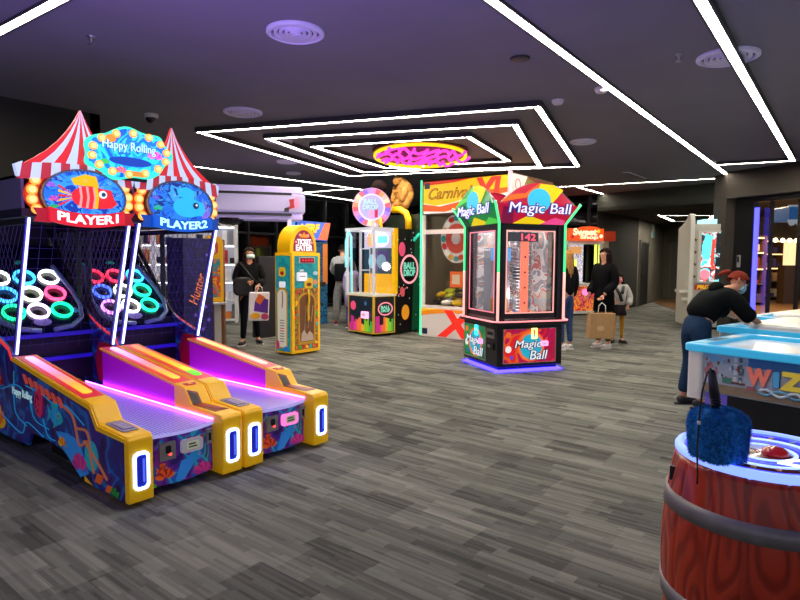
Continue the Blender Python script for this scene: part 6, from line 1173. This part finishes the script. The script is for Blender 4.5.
k = MB(); F = FY(0, -.05); k.poly(F, [(-.08, .62), (.14, .58), (.15, .80), (.0, .86), (-.06, .78)], 0, .006, mat('bag_purple', '#5a2a9a', .5, 0, .1)); k.poly(F, [(-.06, .78), (.0, .90), (.1, .84), (.02, .72)], 0, .008, mat('bag_orange', '#e8702a', .5, 0, .1)); k.poly(F, ell(-.06, .54, .08, .05, 16), 0, .008, mat('bag_gold', '#f0b028', .5, 0, .1)); k.poly(F, ell(.09, .53, .06, .05, 16), 0, .01, mat('bag_rose', '#d84a8a', .5)); k.build('bag_print', t)
k = MB(); k.tube([(-.06, -.04, .92), (-.05, -.04, 1.0), (.0, -.04, 1.03), (.05, -.04, 1.0), (.06, -.04, .92)], .006, WHITE, 6); k.build('bag_handle', t)
# man seen from behind
def ex_m(t, V, S, hp, face, sx, fd):
    k = MB(); k.smooth = True; c = V['chs']; 
    k.lathe(Vector((0, .012, .98)), [(.150, 0), (.172, .08), (.178, .20), (.182, .32), (.170, .38), (.14, .385), (.13, 0)], mat('black_vest_panel', '#17171b', .8), 28, lambda u, r, z: r*(1.02 if .1 < u < .9 else 1.0)); k.build('body_warmer', t)
    k = MB(); k.tube([V['shl']+Vector((.03, .10, .07)), V['shl']+Vector((.05, .17, -.03)), V['chs']+Vector((-.04, .20, -.05))], .012, BLACK, 6); k.tube([V['elr']+Vector((0, 0, .03)), V['elr']+Vector((0, .02, .09))], .068, BLACK, 12); k.build('strap', t)
person('man seen from behind in grey and black jacket and grey trousers', cw(-1.27, 13.1), FC+PI-.45, 1.76, {'wrr': (.10, -.34, 1.10), 'elr': (.25, -.10, 1.14), 'wrl': (-.12, -.32, 1.06), 'ell': (-.24, -.08, 1.13), 'face': (.3, -1, -.45), 'knl': (-.14, -.02, .5), 'anl': (-.18, .02, .09), 'tol': (-.24, -.13, .03), 'knr': (.12, -.02, .5), 'anr': (.15, .0, .09), 'tor': (.2, -.15, .03), 'hd': (.01, -.05, 1.61), 'top': (.01, -.05, 1.655), 'jaw': (.01, -.06, 1.54)},
    dict(hair='#1c120e', top='#aeb0b2', bulk=.06, legs='#8c8c8e', legbulk=.04, shoes='#8a2034', sole='#d8d0d4'), ex_m)
person('child in pale coat standing between the man and the ball game', cw(-1.03, 12.6), FC+2.2, 1.42, {'wrl': (-.10, -.28, 1.02), 'ell': (-.22, -.06, 1.12), 'face': (0, -1, -.2)}, dict(hair='#7a3a2a', long=.2, top='#c4b4e8', bulk=.045, coat=.5, legs='#6a62c8', legbulk=.02, shoes='#8a2a3a'))  # white coat; the lilac light on it is put into the colours
# woman with fair hair, half hidden by the magic ball machine
person('woman with long fair hair in black top and blue jeans, seen from behind', cw(2.73, 9.75), FC+PI+.35, 1.62, {'wrr': (.16, -.28, 1.10), 'elr': (.24, -.04, 1.13), 'face': (.3, -1, 0)}, dict(hair='#a8763c', long=.46, top='#0f0f12', bulk=.02, legs='#3a5070', legbulk=.006, shoes='#e0dcd8', topname='jumper'))
# woman in black coat holding the paper bag
person('woman in long black coat with dark hair standing behind the brown paper bag', cw(3.42, 9.95), FC-1.25, 1.66, {'wrl': (-.16, -.20, .92), 'ell': (-.22, .02, 1.12), 'wrr': (.16, -.20, .92), 'face': (-.1, -1, -.1)}, dict(hair='#1e0f10', long=.42, top='#08080a', bulk=.05, coat=.42, legs='#6a5228', legbulk=.015, shoes='#e6e2de', topname='coat'))
t = thing('paper_bag', 'brown kraft paper shopping bag held low by the woman in black', 'bag', cw(3.24, 9.55), FC-.1)
k = MB(); KR = mat('kraft_paper', '#b08a5c', .8, var=.08); k.poly(FY(0, -.06), [(-.22, .22), (.20, .20), (.22, .62), (-.20, .62)], -.14, 0, KR); k.build('bag_body', t, bevel=.008)
k = MB(); k.poly(FY(0, -.06), ell(-.03, .38, .06, .04, 16), 0, .003, mat('pale_stamp', '#c4a47a')); k.build('stamp', t)
k = MB(); k.tube([(-.06, -.02, .62), (-.05, -.02, .74), (.0, -.02, .79), (.06, -.02, .74), (.07, -.02, .62)], .007, mat('white_handle', '#e8e4dc', .6), 6); k.build('bag_handle', t)
# child in grey puffer
def ex_c(t, V, S, hp, face, sx, fd):
    k = MB(); k.tube([V['nkb']+Vector((-.07, -.06, -.02)), V['chs']+Vector((-.02, -.15, -.02)), V['wst']+Vector((.03, -.15, -.02))], .03, BLACK, 8); k.tube([V['nkb']+Vector((.07, -.06, -.02)), V['chs']+Vector((.03, -.15, -.02))], .028, BLACK, 8); k.build('scarf', t)
person('small child in grey white padded jacket, dark skirt and mustard tights', cw(3.88, 10.55), FC-.35, 1.22, {'wrl': (-.13, -.24, 1.05), 'ell': (-.27, -.04, 1.12), 'wrr': (.20, -.14, .95), 'elr': (.28, .0, 1.12), 'tol': (-.2, -.13, .03), 'tor': (.2, -.1, .03)},
    dict(hair='#241210', long=.24, mask='#e87a80', top='#b9b4ae', bulk=.065, legs='#b8842c', legbulk=.004, skirt='#2c2024', shoes='#141214', sole='#241f1c'), ex_c)
# woman bending over the air hockey table
bw = person('red haired woman in black hoodie, glasses and blue mask bending over the air hockey table', cw(3.00, 5.92), FC, 1.66,
    {'pel': (-.04, .0, .90), 'wst': (.05, .0, 1.01), 'chs': (.18, -.01, 1.12), 'nkb': (.29, -.02, 1.19), 'nk': (.33, -.03, 1.21), 'jaw': (.385, -.06, 1.225), 'hd': (.40, -.04, 1.29), 'top': (.395, -.03, 1.33),
     'shl': (.22, -.19, 1.11), 'ell': (.33, -.26, .96), 'wrl': (.52, -.22, .87), 'shr': (.24, .15, 1.12), 'elr': (.40, .14, .97), 'wrr': (.54, .10, .90), 'hpl': (-.05, -.09, .78), 'hpr': (-.05, .09, .78), 'knl': (-.02, -.10, .48), 'knr': (-.01, .10, .48), 'anl': (-.06, -.1, .09), 'anr': (-.08, .12, .09), 'tol': (.08, -.12, .03), 'tor': (.08, .12, .03), 'face': (1, -.75, -.40), 'hang': (-.2, 0, -1)},
    dict(hair='#7c3022', bun=1, glasses=1, mask='#7fb4d0', top='#0c1011', bulk=.055, short=1, legs='#1f3450', legbulk=.02, shoes='#2a2a2e', sole='#26262a', hem=1.15, topname='hoodie'),
    lambda t, V, S, hp, face, sx, fd: meshobj(skin({'a': (*(V['nkb']+Vector((-.06, 0, .04))), .07), 'b': (*(V['nkb']+Vector((-.14, 0, .03))), .08), 'c': (*(V['nkb']+Vector((-.20, 0, -.01))), .05)}, [('a', 'b'), ('b', 'c')], 'a', MC['top_#0c1011']), 'hood', t))
t = thing('table_paddle', 'round pink air hockey paddle under the bending woman\'s hand', 'paddle', (0, 0, 0)); q = cw(3.62, 6.15); t.location = (q.x, q.y, .861)
k = MB(); k.lathe((0, 0, 0), [(0, 0), (.05, 0), (.052, .015), (.04, .022), (.018, .025), (.018, .05), (.02, .058), (0, .062)], mat('paddle_pink', '#f08a80', .3), 24); k.build('paddle_body', t)
